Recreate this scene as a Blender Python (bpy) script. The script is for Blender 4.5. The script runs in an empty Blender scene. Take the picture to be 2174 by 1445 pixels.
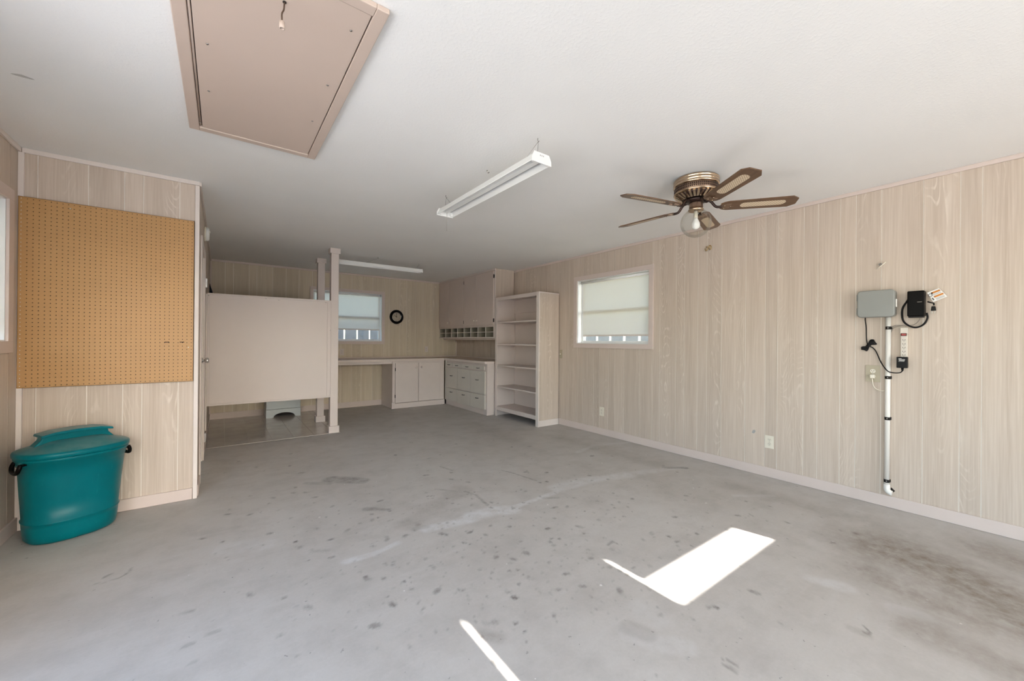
import bpy, bmesh, math, random
import numpy as np
from mathutils import Vector, Matrix

random.seed(7)
PI = math.pi
SC = bpy.context.scene
COL = SC.collection

# ------------------------------------------------------------------ camera
F, YAW, PITCH, ROLL, CAMH = 833.1645, 0.6364, 0.0016, 0.0077, 1.2296
_cy, _sy = math.cos(YAW), math.sin(YAW)
FWD = Vector((_sy*math.cos(PITCH), _cy*math.cos(PITCH), math.sin(PITCH)))
_r0 = Vector((_cy, -_sy, 0)); _u0 = _r0.cross(FWD)
RGT = math.cos(ROLL)*_r0 + math.sin(ROLL)*_u0
UPV = -math.sin(ROLL)*_r0 + math.cos(ROLL)*_u0
cam_d = bpy.data.cameras.new('camera'); cam = bpy.data.objects.new('camera', cam_d); COL.objects.link(cam)
cam_d.sensor_fit = 'HORIZONTAL'; cam_d.sensor_width = 36.0; cam_d.lens = 36.0*F/2174.0
cam_d.clip_start = 0.02; cam_d.clip_end = 200
cam.matrix_world = Matrix(((RGT.x, UPV.x, -FWD.x, 0), (RGT.y, UPV.y, -FWD.y, 0), (RGT.z, UPV.z, -FWD.z, CAMH), (0, 0, 0, 1)))
SC.camera = cam

def at(ax, val, px, py):
    """a pixel of the 2174x1445 photograph -> the point it shows on the plane ax = val"""
    d = FWD + (px-1087)/F*RGT - (py-722.5)/F*UPV
    i = 'xyz'.index(ax); o = Vector((0, 0, CAMH))
    return o + d*((val-o[i])/d[i])

# ------------------------------------------------------------------ light
SUN_EL, SUN_LEAN = math.radians(26), 0.21
SUN_STRENGTH, SKY_STRENGTH, EXPOSURE = 18.0, 0.30, 2.13
w = bpy.data.worlds.new('world'); SC.world = w; w.use_nodes = True
wn = w.node_tree; bg = wn.nodes['Background']
sky = wn.nodes.new('ShaderNodeTexSky'); sky.sky_type = 'NISHITA'; sky.sun_disc = False
sky.sun_elevation = SUN_EL; sky.sun_rotation = math.radians(168); sky.altitude = 100
sky.air_density = 1.0; sky.dust_density = 1.3; sky.ozone_density = 1.0
wn.links.new(sky.outputs[0], bg.inputs[0]); bg.inputs[1].default_value = SKY_STRENGTH
SUN_DIR = Vector((-SUN_LEAN, 1.0, 0)).normalized()*math.cos(SUN_EL) + Vector((0, 0, -math.sin(SUN_EL)))
sd = bpy.data.lights.new('sun', 'SUN'); sd.energy = SUN_STRENGTH; sd.angle = math.radians(0.30); sd.color = (1.0, 0.955, 0.90)
so = bpy.data.objects.new('sun', sd); COL.objects.link(so); so.location = (2, -12, 10)
so.rotation_euler = SUN_DIR.to_track_quat('-Z', 'Y').to_euler()
SC.view_settings.view_transform = 'Standard'; SC.view_settings.look = 'None'
SC.view_settings.gamma = 1.0; SC.view_settings.exposure = EXPOSURE
try: SC.view_settings.use_curve_mapping = False
except Exception: pass
cy = SC.cycles
cy.max_bounces = 14; cy.diffuse_bounces = 9; cy.glossy_bounces = 5; cy.transmission_bounces = 8; cy.transparent_max_bounces = 12
cy.sample_clamp_indirect = 6.0; cy.caustics_reflective = False; cy.caustics_refractive = False
cy.use_denoising = True
try: cy.denoiser = 'OPENIMAGEDENOISE'
except Exception: pass

# ------------------------------------------------------------------ room numbers
XR, YB, YP, XL, XI, H, YF = 4.054, 7.4985, 3.886, -1.05, -0.15, 2.44, -2.8
TH = 0.16

# ------------------------------------------------------------------ materials
def srgb(r, g, b):
    f = lambda c: (c/255/12.92) if c <= 10 else ((c/255+0.055)/1.055)**2.4
    return (f(r), f(g), f(b))

class NT:
    def __init__(self, name):
        self.m = bpy.data.materials.new(name); self.m.use_nodes = True
        self.t = self.m.node_tree; self.p = self.t.nodes['Principled BSDF']
    def n(self, typ, **kw):
        nd = self.t.nodes.new(typ)
        for k, v in kw.items(): setattr(nd, k, v)
        return nd
    def l(self, a, b): self.t.links.new(a, b)
    def val(self, sock, v):
        if isinstance(v, (int, float)): sock.default_value = v
        elif isinstance(v, tuple): sock.default_value = v if len(v) == len(sock.default_value) else tuple(v)+(1,)
        else: self.l(v, sock)
    def math(self, op, a, b=0.0, clamp=False):
        nd = self.n('ShaderNodeMath', operation=op); nd.use_clamp = clamp
        self.val(nd.inputs[0], a); self.val(nd.inputs[1], b); return nd.outputs[0]
    def mix(self, f, a, b):
        nd = self.n('ShaderNodeMix', data_type='RGBA')
        self.val(nd.inputs[0], f)
        for s, v in ((nd.inputs[6], a), (nd.inputs[7], b)):
            if isinstance(v, tuple): s.default_value = (*v[:3], 1)
            else: self.l(v, s)
        return nd.outputs[2]
    def noise(self, vec, scale, detail=4, rough=0.55, dist=0.0):
        nd = self.n('ShaderNodeTexNoise'); nd.inputs['Scale'].default_value = scale
        nd.inputs['Detail'].default_value = detail; nd.inputs['Roughness'].default_value = rough
        nd.inputs['Distortion'].default_value = dist
        if vec is not None: self.l(vec, nd.inputs['Vector'])
        return nd.outputs['Fac']
    def ramp(self, fac, lo, hi):
        nd = self.n('ShaderNodeMapRange'); nd.clamp = True
        self.l(fac, nd.inputs[0]); nd.inputs[1].default_value = lo; nd.inputs[2].default_value = hi
        return nd.outputs[0]
    def coords(self): return self.n('ShaderNodeTexCoord').outputs['Object']
    def scale(self, vec, s):
        nd = self.n('ShaderNodeMapping'); nd.inputs['Scale'].default_value = s
        self.l(vec, nd.inputs['Vector']); return nd.outputs[0]
    def bump(self, h, strength, dist=0.002):
        nd = self.n('ShaderNodeBump'); nd.inputs['Strength'].default_value = strength; nd.inputs['Distance'].default_value = dist
        self.l(h, nd.inputs['Height']); self.l(nd.outputs[0], self.p.inputs['Normal'])
    def base(self, c): self.val(self.p.inputs['Base Color'], c)
    def rough(self, r): self.val(self.p.inputs['Roughness'], r)

def paint(name, c, rough=0.5, var=0.05, metal=0.0, spec=0.4, scale=3.0, bump=0.05):
    """plain painted or moulded surface with a little unevenness"""
    k = NT(name); v = k.coords()
    n = k.noise(v, scale, 5)
    hi = tuple(min(1, x*(1+var)) for x in c); lo = tuple(x*(1-var) for x in c)
    k.base(k.mix(k.ramp(n, .3, .7), lo, hi)); k.rough(rough)
    k.p.inputs['Metallic'].default_value = metal; k.p.inputs['Specular IOR Level'].default_value = spec
    if bump: k.bump(k.noise(v, 60, 3), bump, .001)
    return k.m

def mat_plank(name, c, light, dark):
    """pickled oak panelling: fine vertical streaks, broad tone bands, pale cathedral grain"""
    k = NT(name); v = k.coords()
    sx = k.n('ShaderNodeSeparateXYZ'); k.l(v, sx.inputs[0])
    oi = k.n('ShaderNodeObjectInfo').outputs['Random']
    u = k.math('ADD', k.math('ADD', sx.outputs[0], sx.outputs[1]), k.math('MULTIPLY', oi, 37.0))
    z = k.math('ADD', sx.outputs[2], k.math('MULTIPLY', oi, 11.0))
    def uv(su, sz):
        cb = k.n('ShaderNodeCombineXYZ'); k.l(k.math('MULTIPLY', u, su), cb.inputs[0]); k.l(k.math('MULTIPLY', z, sz), cb.inputs[1]); return cb.outputs[0]
    fine = k.noise(uv(110, 2.2), 1.0, 3)
    broad = k.noise(uv(16, .35), 1.0, 3)
    field = k.noise(uv(5.0, 1.15), 1.0, 1.5, .4)
    rings = k.math('SINE', k.math('MULTIPLY', field, 150.0))
    line = k.ramp(rings, .55, 1.0)
    mask = k.ramp(k.noise(uv(4.2, .28), 1.0, 1), .52, .66)
    brk = k.ramp(k.noise(uv(50, 8), 1.0, 2), .35, .6)
    col = k.mix(k.ramp(broad, .3, .7), dark, c)
    col = k.mix(k.math('MULTIPLY', k.ramp(fine, .42, .75), .45), col, light)
    col = k.mix(k.math('MULTIPLY', k.math('MULTIPLY', line, mask), k.math('MULTIPLY', brk, .75)), col, light)
    tone = k.n('ShaderNodeHueSaturation'); k.l(col, tone.inputs['Color'])
    k.l(k.math('ADD', k.math('MULTIPLY', oi, .10), .95), tone.inputs['Value'])
    k.base(tone.outputs[0]); k.rough(.55); k.p.inputs['Specular IOR Level'].default_value = .3
    k.bump(fine, .12, .0015)
    return k.m

def mat_wood(name, c1, c2, su=40, rough=.4):
    k = NT(name); v = k.coords()
    n = k.noise(k.scale(v, (su, su, 4)), 1.0, 4, .6, .4)
    k.base(k.mix(k.ramp(n, .3, .7), c1, c2)); k.rough(rough); return k.m

def mat_blade(name, c1, c2):
    k = NT(name); v = k.n('ShaderNodeTexCoord').outputs['UV']
    n = k.noise(k.scale(v, (3, 45, 1)), 1.0, 4, .6, .6)
    k.base(k.mix(k.ramp(n, .3, .7), c1, c2)); k.rough(.38); return k.m

def mat_ceiling():
    k = NT('ceiling_texture_paint'); v = k.coords()
    n = k.noise(v, 75, 4, .6); n2 = k.noise(v, 1.3, 3)
    k.base(k.mix(k.ramp(n2, .3, .7), (.79, .785, .77), (.82, .815, .80))); k.rough(.85)
    k.p.inputs['Specular IOR Level'].default_value = .2
    k.bump(k.ramp(n, .48, .66), .16, .003); return k.m

def mat_floor():
    k = NT('worn_concrete'); v = k.coords()
    big = k.noise(v, .9, 5, .6); mid = k.noise(v, 5, 6, .65); fine = k.noise(v, 70, 4, .7)
    streak = k.noise(k.scale(v, (3.0, 16, 1)), 1.0, 5, .6)
    col = k.mix(k.ramp(big, .32, .68), (.445, .42, .39), (.515, .495, .47))
    col = k.mix(k.math('MULTIPLY', k.ramp(mid, .45, .72), .35), col, (.30, .275, .25))
    col = k.mix(k.math('MULTIPLY', k.ramp(streak, .52, .75), .22), col, (.56, .55, .54))
    col = k.mix(k.math('MULTIPLY', k.ramp(fine, .3, .8), .20), col, (.30, .28, .26))
    # small dark pits and drips, denser through the middle of the room
    dens = k.ramp(k.noise(v, .75, 2), .38, .62)
    for sc, th, amt in ((11.0, .105, .75), (26.0, .15, .6)):
        vo = k.n('ShaderNodeTexVoronoi'); vo.inputs['Scale'].default_value = sc
        wob = k.n('ShaderNodeVectorMath', operation='ADD'); k.l(v, wob.inputs[0])
        nt = k.n('ShaderNodeTexNoise'); nt.inputs['Scale'].default_value = sc*2.2; k.l(v, nt.inputs['Vector'])
        sc2 = k.n('ShaderNodeVectorMath', operation='SCALE'); k.l(nt.outputs['Color'], sc2.inputs[0]); sc2.inputs['Scale'].default_value = .9/sc
        k.l(sc2.outputs[0], wob.inputs[1]); k.l(wob.outputs[0], vo.inputs['Vector'])
        sep = k.n('ShaderNodeSeparateColor'); k.l(vo.outputs['Color'], sep.inputs[0])
        size = k.math('MULTIPLY', sep.outputs[0], th)
        sel = k.math('MULTIPLY', k.math('GREATER_THAN', sep.outputs[1], .60), dens)
        spot = k.math('MULTIPLY', k.ramp(k.math('SUBTRACT', size, vo.outputs['Distance']), .0, .03), sel)
        col = k.mix(k.math('MULTIPLY', spot, amt), col, (.085, .075, .07))
    # pale flecks
    vo = k.n('ShaderNodeTexVoronoi'); vo.inputs['Scale'].default_value = 9; k.l(v, vo.inputs['Vector'])
    sep = k.n('ShaderNodeSeparateColor'); k.l(vo.outputs['Color'], sep.inputs[0])
    fl = k.math('MULTIPLY', k.math('LESS_THAN', vo.outputs['Distance'], k.math('MULTIPLY', sep.outputs[0], .07)), k.math('GREATER_THAN', sep.outputs[1], .72))
    col = k.mix(k.math('MULTIPLY', fl, .7), col, (.75, .74, .72))
    # stains with a place of their own, and painted corner shade (attributes stored on the slab)
    for nm, c, n0, n1 in (('pale_patch', (.60, .60, .60), .25, .62), ('dark_stain', (.16, .145, .13), .25, .62), ('brown_dirt_shade', (.19, .155, .125), .12, .70)):
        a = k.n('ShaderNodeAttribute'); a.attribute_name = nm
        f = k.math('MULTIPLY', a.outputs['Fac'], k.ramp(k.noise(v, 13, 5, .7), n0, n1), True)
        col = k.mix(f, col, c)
    k.base(col); k.rough(k.math('ADD', k.math('MULTIPLY', mid, .25), .50)); k.p.inputs['Specular IOR Level'].default_value = .35
    k.bump(fine, .18, .0015); return k.m

def mat_cane():
    k = NT('woven_cane'); v = k.n('ShaderNodeTexCoord').outputs['UV']
    ch = k.n('ShaderNodeTexChecker'); ch.inputs['Scale'].default_value = 1.0; k.l(k.scale(v, (115, 115, 1)), ch.inputs['Vector'])
    k.base(k.mix(ch.outputs['Fac'], (.70, .58, .42), (.40, .30, .20))); k.rough(.6); return k.m

def mat_thin_glass():
    """thin clear blown glass: see-through with a reflection that grows towards the rim"""
    k = NT('clear_glass'); tr = k.n('ShaderNodeBsdfTransparent'); tr.inputs[0].default_value = (.965, .965, .955, 1)
    gl = k.n('ShaderNodeBsdfGlossy'); gl.inputs['Roughness'].default_value = .015
    fr = k.n('ShaderNodeLayerWeight'); fr.inputs['Blend'].default_value = .18
    mx = k.n('ShaderNodeMixShader'); k.l(k.math('MULTIPLY', fr.outputs['Fresnel'], .30), mx.inputs[0])
    k.l(tr.outputs[0], mx.inputs[1]); k.l(gl.outputs[0], mx.inputs[2])
    k.l(mx.outputs[0], k.t.nodes['Material Output'].inputs['Surface']); return k.m

def mat_pane():
    """tinted window pane: thin, so plain transparency with a weak reflection"""
    k = NT('tinted_pane'); tr = k.n('ShaderNodeBsdfTransparent'); tr.inputs[0].default_value = (.68, .70, .71, 1)
    gl = k.n('ShaderNodeBsdfGlossy'); gl.inputs['Roughness'].default_value = .02
    mx = k.n('ShaderNodeMixShader'); mx.inputs[0].default_value = .06
    k.l(tr.outputs[0], mx.inputs[1]); k.l(gl.outputs[0], mx.inputs[2])
    k.l(mx.outputs[0], k.t.nodes['Material Output'].inputs['Surface']); return k.m

def mat_shade():
    k = NT('roller_shade_cloth'); d = k.n('ShaderNodeBsdfDiffuse'); t = k.n('ShaderNodeBsdfTranslucent'); tr = k.n('ShaderNodeBsdfTransparent')
    v = k.coords(); n = k.noise(k.scale(v, (300, 300, 300)), 1, 2)
    c = k.mix(k.ramp(n, .3, .7), (.80, .765, .70), (.87, .835, .77))
    k.l(c, d.inputs[0]); k.l(c, t.inputs[0]); tr.inputs[0].default_value = (.9, .9, .88, 1)
    a = k.n('ShaderNodeMixShader'); a.inputs[0].default_value = .55; k.l(d.outputs[0], a.inputs[1]); k.l(t.outputs[0], a.inputs[2])
    b = k.n('ShaderNodeMixShader'); b.inputs[0].default_value = .16; k.l(a.outputs[0], b.inputs[1]); k.l(tr.outputs[0], b.inputs[2])
    k.l(b.outputs[0], k.t.nodes['Material Output'].inputs['Surface']); return k.m

def mat_bin():
    k = NT('teal_plastic'); v = k.coords()
    n = k.noise(v, 4, 4); dust = k.ramp(k.noise(k.scale(v, (60, 60, 9)), 1, 5, .7), .60, .78)
    col = k.mix(k.ramp(n, .3, .7), (.0, .115, .14), (.0, .14, .165))
    col = k.mix(k.math('MULTIPLY', dust, .25), col, (.03, .30, .31))
    gm = k.n('ShaderNodeNewGeometry'); sx = k.n('ShaderNodeSeparateXYZ'); k.l(gm.outputs['Normal'], sx.inputs[0])
    top = k.math('MULTIPLY', k.ramp(sx.outputs[2], .75, .98), k.ramp(k.noise(v, 9, 5), .25, .7))
    col = k.mix(k.math('MULTIPLY', top, .55), col, (.20, .32, .30))       # dust lying on the lid
    k.base(col); k.rough(.30); k.p.inputs['Specular IOR Level'].default_value = .16
    k.bump(k.noise(v, 140, 2), .06, .001); return k.m

M = {}
M['plank'] = mat_plank('pickled_oak_panel', (.565, .475, .395), (.71, .63, .55), (.475, .39, .315))
M['plank_back'] = mat_plank('yellowed_oak_panel', (.62, .535, .405), (.74, .655, .53), (.53, .445, .33))
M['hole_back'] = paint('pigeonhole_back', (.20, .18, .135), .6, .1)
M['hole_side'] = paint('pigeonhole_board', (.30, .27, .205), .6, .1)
M['groove'] = paint('groove_white', (.80, .75, .68), .6, .04)
M['trim'] = paint('rosy_beige_trim_paint', (.62, .525, .475), .42, .03)
M['trim_light'] = paint('pale_trim_paint', (.70, .63, .58), .42, .03)
M['cab'] = paint('cabinet_paint', (.64, .56, .515), .40, .03)
M['cab_door'] = paint('cabinet_door_paint', (.60, .505, .455), .42, .03)
M['drawer'] = paint('drawer_front_paint', (.60, .56, .50), .42, .03)
M['counter'] = paint('counter_laminate', (.52, .41, .34), .32, .05)
M['counter_edge'] = paint('counter_edge_trim', (.66, .57, .51), .4, .03)
M['hatch'] = paint('hatch_paint', (.56, .45, .38), .45, .03, scale=1.5)
M['board'] = paint('partition_paint', (.63, .555, .51), .40, .03, scale=1.2)
M['ceiling'] = mat_ceiling()
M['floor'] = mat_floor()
M['tile'] = paint('vinyl_tile', (.56, .52, .475), .20, .10, scale=5)
M['pegboard'] = paint('brown_hardboard', (.46, .258, .098), .42, .05, scale=2)
M['dark'] = paint('dark_gap', (.02, .015, .012), .8, .1)
M['black'] = paint('black_plastic', (.008, .007, .007), .45, .1, 0, .15)
M['black_gloss'] = paint('black_gloss_plastic', (.0035, .0022, .002), .32, .1, 0, .07)
M['black_metal'] = paint('blackened_metal', (.02, .018, .016), .35, .1, .6)
M['grey_box'] = paint('grey_enclosure_plastic', (.25, .252, .235), .38, .03)
M['pvc'] = paint('white_pvc', (.78, .75, .70), .35, .04)
M['white'] = paint('white_enamel', (.82, .82, .80), .3, .02)
M['white_alu'] = paint('white_window_frame', (.80, .80, .79), .3, .02)
M['ivory'] = paint('ivory_plastic', (.41, .355, .255), .35, .04)
M['cream'] = paint('cream_plastic', (.74, .69, .58), .35, .03)
M['strip'] = paint('beige_power_strip', (.62, .56, .48), .4, .03)
M['red'] = paint('red_rocker', (.30, .015, .01), .25, .05)
M['chrome'] = paint('worn_chrome', (.62, .60, .57), .18, .05, 1.0, bump=0)
M['steel'] = paint('dull_steel', (.40, .38, .36), .35, .08, 1.0)
M['brass'] = paint('brass', (.50, .33, .12), .28, .1, 1.0, bump=0)
M['antique'] = paint('antique_brass', (.26, .175, .125), .30, .15, .9, bump=0)
M['polished'] = paint('polished_brass_band', (.60, .46, .33), .20, .08, 1.0, bump=0)
M['dark_bronze'] = paint('dark_bronze', (.055, .035, .03), .3, .15, .8)
M['blade'] = mat_blade('walnut_blade', (.075, .036, .016), (.155, .082, .042))
M['cane'] = mat_cane()
M['pull_wood'] = paint('cream_knob_paint', (.72, .66, .58), .4, .03)
M['glass'] = mat_thin_glass()
M['bulb'] = paint('opal_bulb', (.85, .85, .83), .2, .01)
M['pane'] = mat_pane()
M['shade'] = mat_shade()
M['bin'] = mat_bin()
M['clock_face'] = paint('clock_face_card', (.50, .43, .33), .5, .03)
M['pale_blue'] = paint('pale_blue_laminate', (.60, .65, .66), .3, .02)
M['paper'] = paint('white_card', (.80, .78, .74), .6, .02)
M['orange'] = paint('orange_print', (.55, .20, .03), .6, .05)
M['ink'] = paint('grey_ink', (.10, .09, .085), .6, .1)
M['faint_ink'] = paint('faint_ink', (.35, .34, .33), .6, .1)
M['smudge'] = paint('grey_smudge', (.50, .49, .47), .8, .1)
M['pale_ink'] = paint('pale_print', (.62, .60, .57), .6, .05)
M['cord_brown'] = paint('brown_cord', (.10, .06, .04), .7, .1)
M['white_cord'] = paint('ivory_cord', (.66, .60, .50), .5, .05)
M['grey_wire'] = paint('grey_wire', (.30, .26, .22), .5, .05)
M['exterior'] = paint('exterior_siding', (.60, .60, .60), .7, .05)
M['fence'] = paint('weathered_fence', (.19, .20, .205), .8, .15, scale=8)
M['fence_white'] = paint('white_fence', (.34, .35, .36), .7, .05, scale=8)
M['drive'] = paint('driveway_concrete', (.45, .445, .44), .8, .08, scale=1)
M['asphalt'] = paint('asphalt', (.27, .27, .27), .9, .1)
M['brick_far'] = paint('brick_wall_far', (.52, .48, .45), .85, .15)
M['lawn'] = paint('dry_grass', (.27, .265, .19), .9, .3, scale=6)

# ------------------------------------------------------------------ mesh helpers
class MB:
    def __init__(self): self.v = []; self.f = []; self.sm = []; self.mi = []; self.uv = {}; self.cur = 0
    def add(self, vs, fs, smooth=False):
        b = len(self.v); self.v += [tuple(x) for x in vs]
        for f in fs: self.f.append(tuple(i+b for i in f)); self.sm.append(smooth); self.mi.append(self.cur)
        return b
    def box(self, x0, x1, y0, y1, z0, z1):
        x0, x1 = sorted((x0, x1)); y0, y1 = sorted((y0, y1)); z0, z1 = sorted((z0, z1))
        vs = [(x, y, z) for x in (x0, x1) for y in (y0, y1) for z in (z0, z1)]
        self.add(vs, [(0, 1, 3, 2), (4, 6, 7, 5), (0, 4, 5, 1), (2, 3, 7, 6), (0, 2, 6, 4), (1, 5, 7, 3)]); return self
    def obox(self, c, ax, ay, az, hx, hy, hz):
        """oriented box: centre, three unit axes, half sizes"""
        c, ax, ay, az = (Vector(q) for q in (c, ax, ay, az))
        vs = [c+ax*(sx*hx)+ay*(sy*hy)+az*(sz*hz) for sx in (-1, 1) for sy in (-1, 1) for sz in (-1, 1)]
        self.add(vs, [(0, 1, 3, 2), (4, 6, 7, 5), (0, 4, 5, 1), (2, 3, 7, 6), (0, 2, 6, 4), (1, 5, 7, 3)]); return self
    def prism(self, pts, vec, smooth=False):
        """closed polygon (3-D points) pushed along vec"""
        n = len(pts); vec = Vector(vec); a = [Vector(p) for p in pts]
        fs = [tuple(range(n))[::-1], tuple(range(n, 2*n))]
        b = self.add(a+[p+vec for p in a], fs)
        for i in range(n):
            j = (i+1) % n
            self.f.append((b+i, b+j, b+n+j, b+n+i)); self.sm.append(smooth); self.mi.append(self.cur)
        return self
    def tube(self, pts, r, seg=8, caps=True):
        pts = [Vector(p) for p in pts]; n = len(pts); rs = r if isinstance(r, (list, tuple)) else [r]*n
        t0 = (pts[1]-pts[0]).normalized(); up = Vector((0, 0, 1)) if abs(t0.z) < .9 else Vector((1, 0, 0))
        nrm = t0.cross(up).normalized(); vs = []
        for i in range(n):
            t = (pts[min(i+1, n-1)]-pts[max(i-1, 0)]).normalized()
            nrm = (nrm - t*nrm.dot(t)).normalized(); bi = t.cross(nrm)
            for k in range(seg):
                a = 2*PI*k/seg; vs.append(pts[i]+(nrm*math.cos(a)+bi*math.sin(a))*rs[i])
        fs = [(i*seg+k, i*seg+(k+1) % seg, (i+1)*seg+(k+1) % seg, (i+1)*seg+k) for i in range(n-1) for k in range(seg)]
        b = self.add(vs, fs, True)
        if caps:
            self.f.append(tuple(b+k for k in range(seg))[::-1]); self.f.append(tuple(b+(n-1)*seg+k for k in range(seg)))
            self.sm += [False, False]; self.mi += [self.cur]*2
        return self
    def lathe(self, prof, c, axis=(0, 0, 1), seg=24, sx=1.0, sy=1.0, caps=True, smooth=True):
        """profile [(r, h)...] turned about axis through c"""
        az = Vector(axis).normalized(); ref = Vector((1, 0, 0)) if abs(az.x) < .9 else Vector((0, 1, 0))
        ay = az.cross(ref).normalized(); ax = ay.cross(az); c = Vector(c); vs = []
        for r, h in prof:
            for k in range(seg):
                a = 2*PI*k/seg; vs.append(c+ax*(r*sx*math.cos(a))+ay*(r*sy*math.sin(a))+az*h)
        n = len(prof)
        fs = [(i*seg+k, i*seg+(k+1) % seg, (i+1)*seg+(k+1) % seg, (i+1)*seg+k) for i in range(n-1) for k in range(seg)]
        b = self.add(vs, fs, smooth)
        if caps:
            if prof[0][0] > 1e-6: self.f.append(tuple(b+k for k in range(seg))[::-1]); self.sm.append(False); self.mi.append(self.cur)
            if prof[-1][0] > 1e-6: self.f.append(tuple(b+(n-1)*seg+k for k in range(seg))); self.sm.append(False); self.mi.append(self.cur)
        return self
    def build(self, name, mat, parent=None, bevel=0.0, seg=2, kind=None, label=None, uvf=None):
        me = bpy.data.meshes.new(name); o = bpy.data.objects.new(name, me)
        L = wloc(parent)
        me.from_pydata([(x-L.x, y-L.y, z-L.z) for x, y, z in self.v], [], self.f)
        for mm in (mat if isinstance(mat, list) else [mat]): me.materials.append(mm)
        me.polygons.foreach_set('use_smooth', self.sm); me.polygons.foreach_set('material_index', self.mi)
        bm = bmesh.new(); bm.from_mesh(me); bmesh.ops.recalc_face_normals(bm, faces=bm.faces)
        if uvf:
            ul = bm.loops.layers.uv.new('UVMap')
            for f in bm.faces:
                for lp in f.loops: lp[ul].uv = uvf(lp.vert.co + L)
        bm.to_mesh(me); bm.free(); me.update()
        COL.objects.link(o)
        if parent: o.parent = parent
        if bevel:
            md = o.modifiers.new('bevel', 'BEVEL'); md.width = bevel; md.segments = seg; md.limit_method = 'ANGLE'; md.angle_limit = math.radians(40)
        if kind: o['kind'] = kind
        if label: o['label'] = label
        return o

def wloc(o):
    L = Vector((0, 0, 0))
    while o is not None: L += o.location; o = o.parent
    return L
def thing(name, loc, label, cat, group=None):
    o = bpy.data.objects.new(name, None); COL.objects.link(o); o.location = loc; o.empty_display_size = .05
    o['label'] = label; o['category'] = cat
    if group: o['group'] = group
    return o
def tag(o, label, cat, group=None):
    o['label'] = label; o['category'] = cat
    if group: o['group'] = group
    return o
def struct(o): o['kind'] = 'structure'; return o
def empty_struct(name, loc=(0, 0, 0)):
    o = bpy.data.objects.new(name, None); COL.objects.link(o); o.location = loc; o.empty_display_size = .05; o['kind'] = 'structure'; return o
def B(name, mat, parent, *b, bevel=0.0, **kw): return MB().box(*b).build(name, mat, parent, bevel, **kw)

def smooth_path(pts, n=6):
    """Catmull-Rom through the given points"""
    P = [Vector(p) for p in pts]; P = [P[0]*2-P[1]] + P + [P[-1]*2-P[-2]]; out = []
    for i in range(1, len(P)-2):
        a, b, c, d = P[i-1:i+3]
        for k in range(n):
            t = k/n; out.append(.5*((2*b)+(c-a)*t+(2*a-5*b+4*c-d)*t*t+(3*b-a-3*c+d)*t**3))
    out.append(P[-2]); return out

# ------------------------------------------------------------------ outside: ground, drive, added sun mask, fences
gnd = struct(B('ground', M['lawn'], None, -40, 40, -40, 40, -.30, -.14))
struct(B('patio_slab', M['drive'], None, -9, XL-TH-.01, YF-.02, 9, -.14, -.012))
struct(B('driveway', M['drive'], None, -5, 8, -11, YF-.02, -.14, -.012))
struct(B('street', M['asphalt'], None, -40, 40, -19, -11.02, -.14, -.05))
# the houses over the street stand between the opening and the low sky
for i, (x0, x1, y1, h) in enumerate(((-24, -7, -25, 3.4), (-5, 11, -24, 3.6), (13, 30, -26, 3.3))):
    hs = MB().prism([(x0, y1-7, -.1), (x0, y1, -.1), (x0, y1, h*.6), (x0, y1-3.5, h), (x0, y1-7, h*.6)], (x1-x0, 0, 0))
    tag(hs.build('house', M['brick_far'], None), ['pale gabled house over the street on the left', 'pale gabled house straight over the street', 'pale gabled house over the street on the right'][i], 'house')
# added unseen roof that masks the sun except for a gap between its boards
def sunspot(x, y, zr): return (x + SUN_LEAN*zr/math.tan(SUN_EL)*math.cos(math.atan(SUN_LEAN)), y - zr/math.tan(SUN_EL)*math.cos(math.atan(SUN_LEAN)))
ZR = 2.60
pr = empty_struct('sun_mask_roof', (1.5, -2.2, ZR))
p0 = sunspot(1.745, 1.205, ZR); p1 = sunspot(2.895, .955, ZR)          # the wide gap
g1 = sunspot(1.745, 1.215, ZR); g1b = sunspot(1.75, 1.452, ZR)
g2 = sunspot(.865, 1.06, ZR); g2b = sunspot(.87, 1.495, ZR)
YO, YI = -8.6, YF-TH
def sun_mask_board(x0, x1, y0, y1): B('sun_mask_board', M['exterior'], pr, x0, x1, y0, y1, ZR, ZR+.03)
sl = .012
xs = sorted([g2[0]-sl, g2[0]+sl, p0[0], p1[0]])
sun_mask_board(-1.3, xs[0], YO, YI)
sun_mask_board(xs[0], xs[1], YO, g2[1]); sun_mask_board(xs[0], xs[1], g2b[1], YI)
sun_mask_board(xs[1], xs[2]-.0, YO, YI)
sun_mask_board(xs[2], xs[3], YO, p1[1]); sun_mask_board(xs[2]+.024, xs[3], p0[1], YI); sun_mask_board(xs[2], xs[2]+.024, g1b[1], YI)
sun_mask_board(xs[3], 6.5, YO, YI)
for x in (-1.2, 6.4): B('sun_mask_post', M['exterior'], pr, x-.06, x+.06, YO+.05, YO+.17, -.014, ZR)

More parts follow.
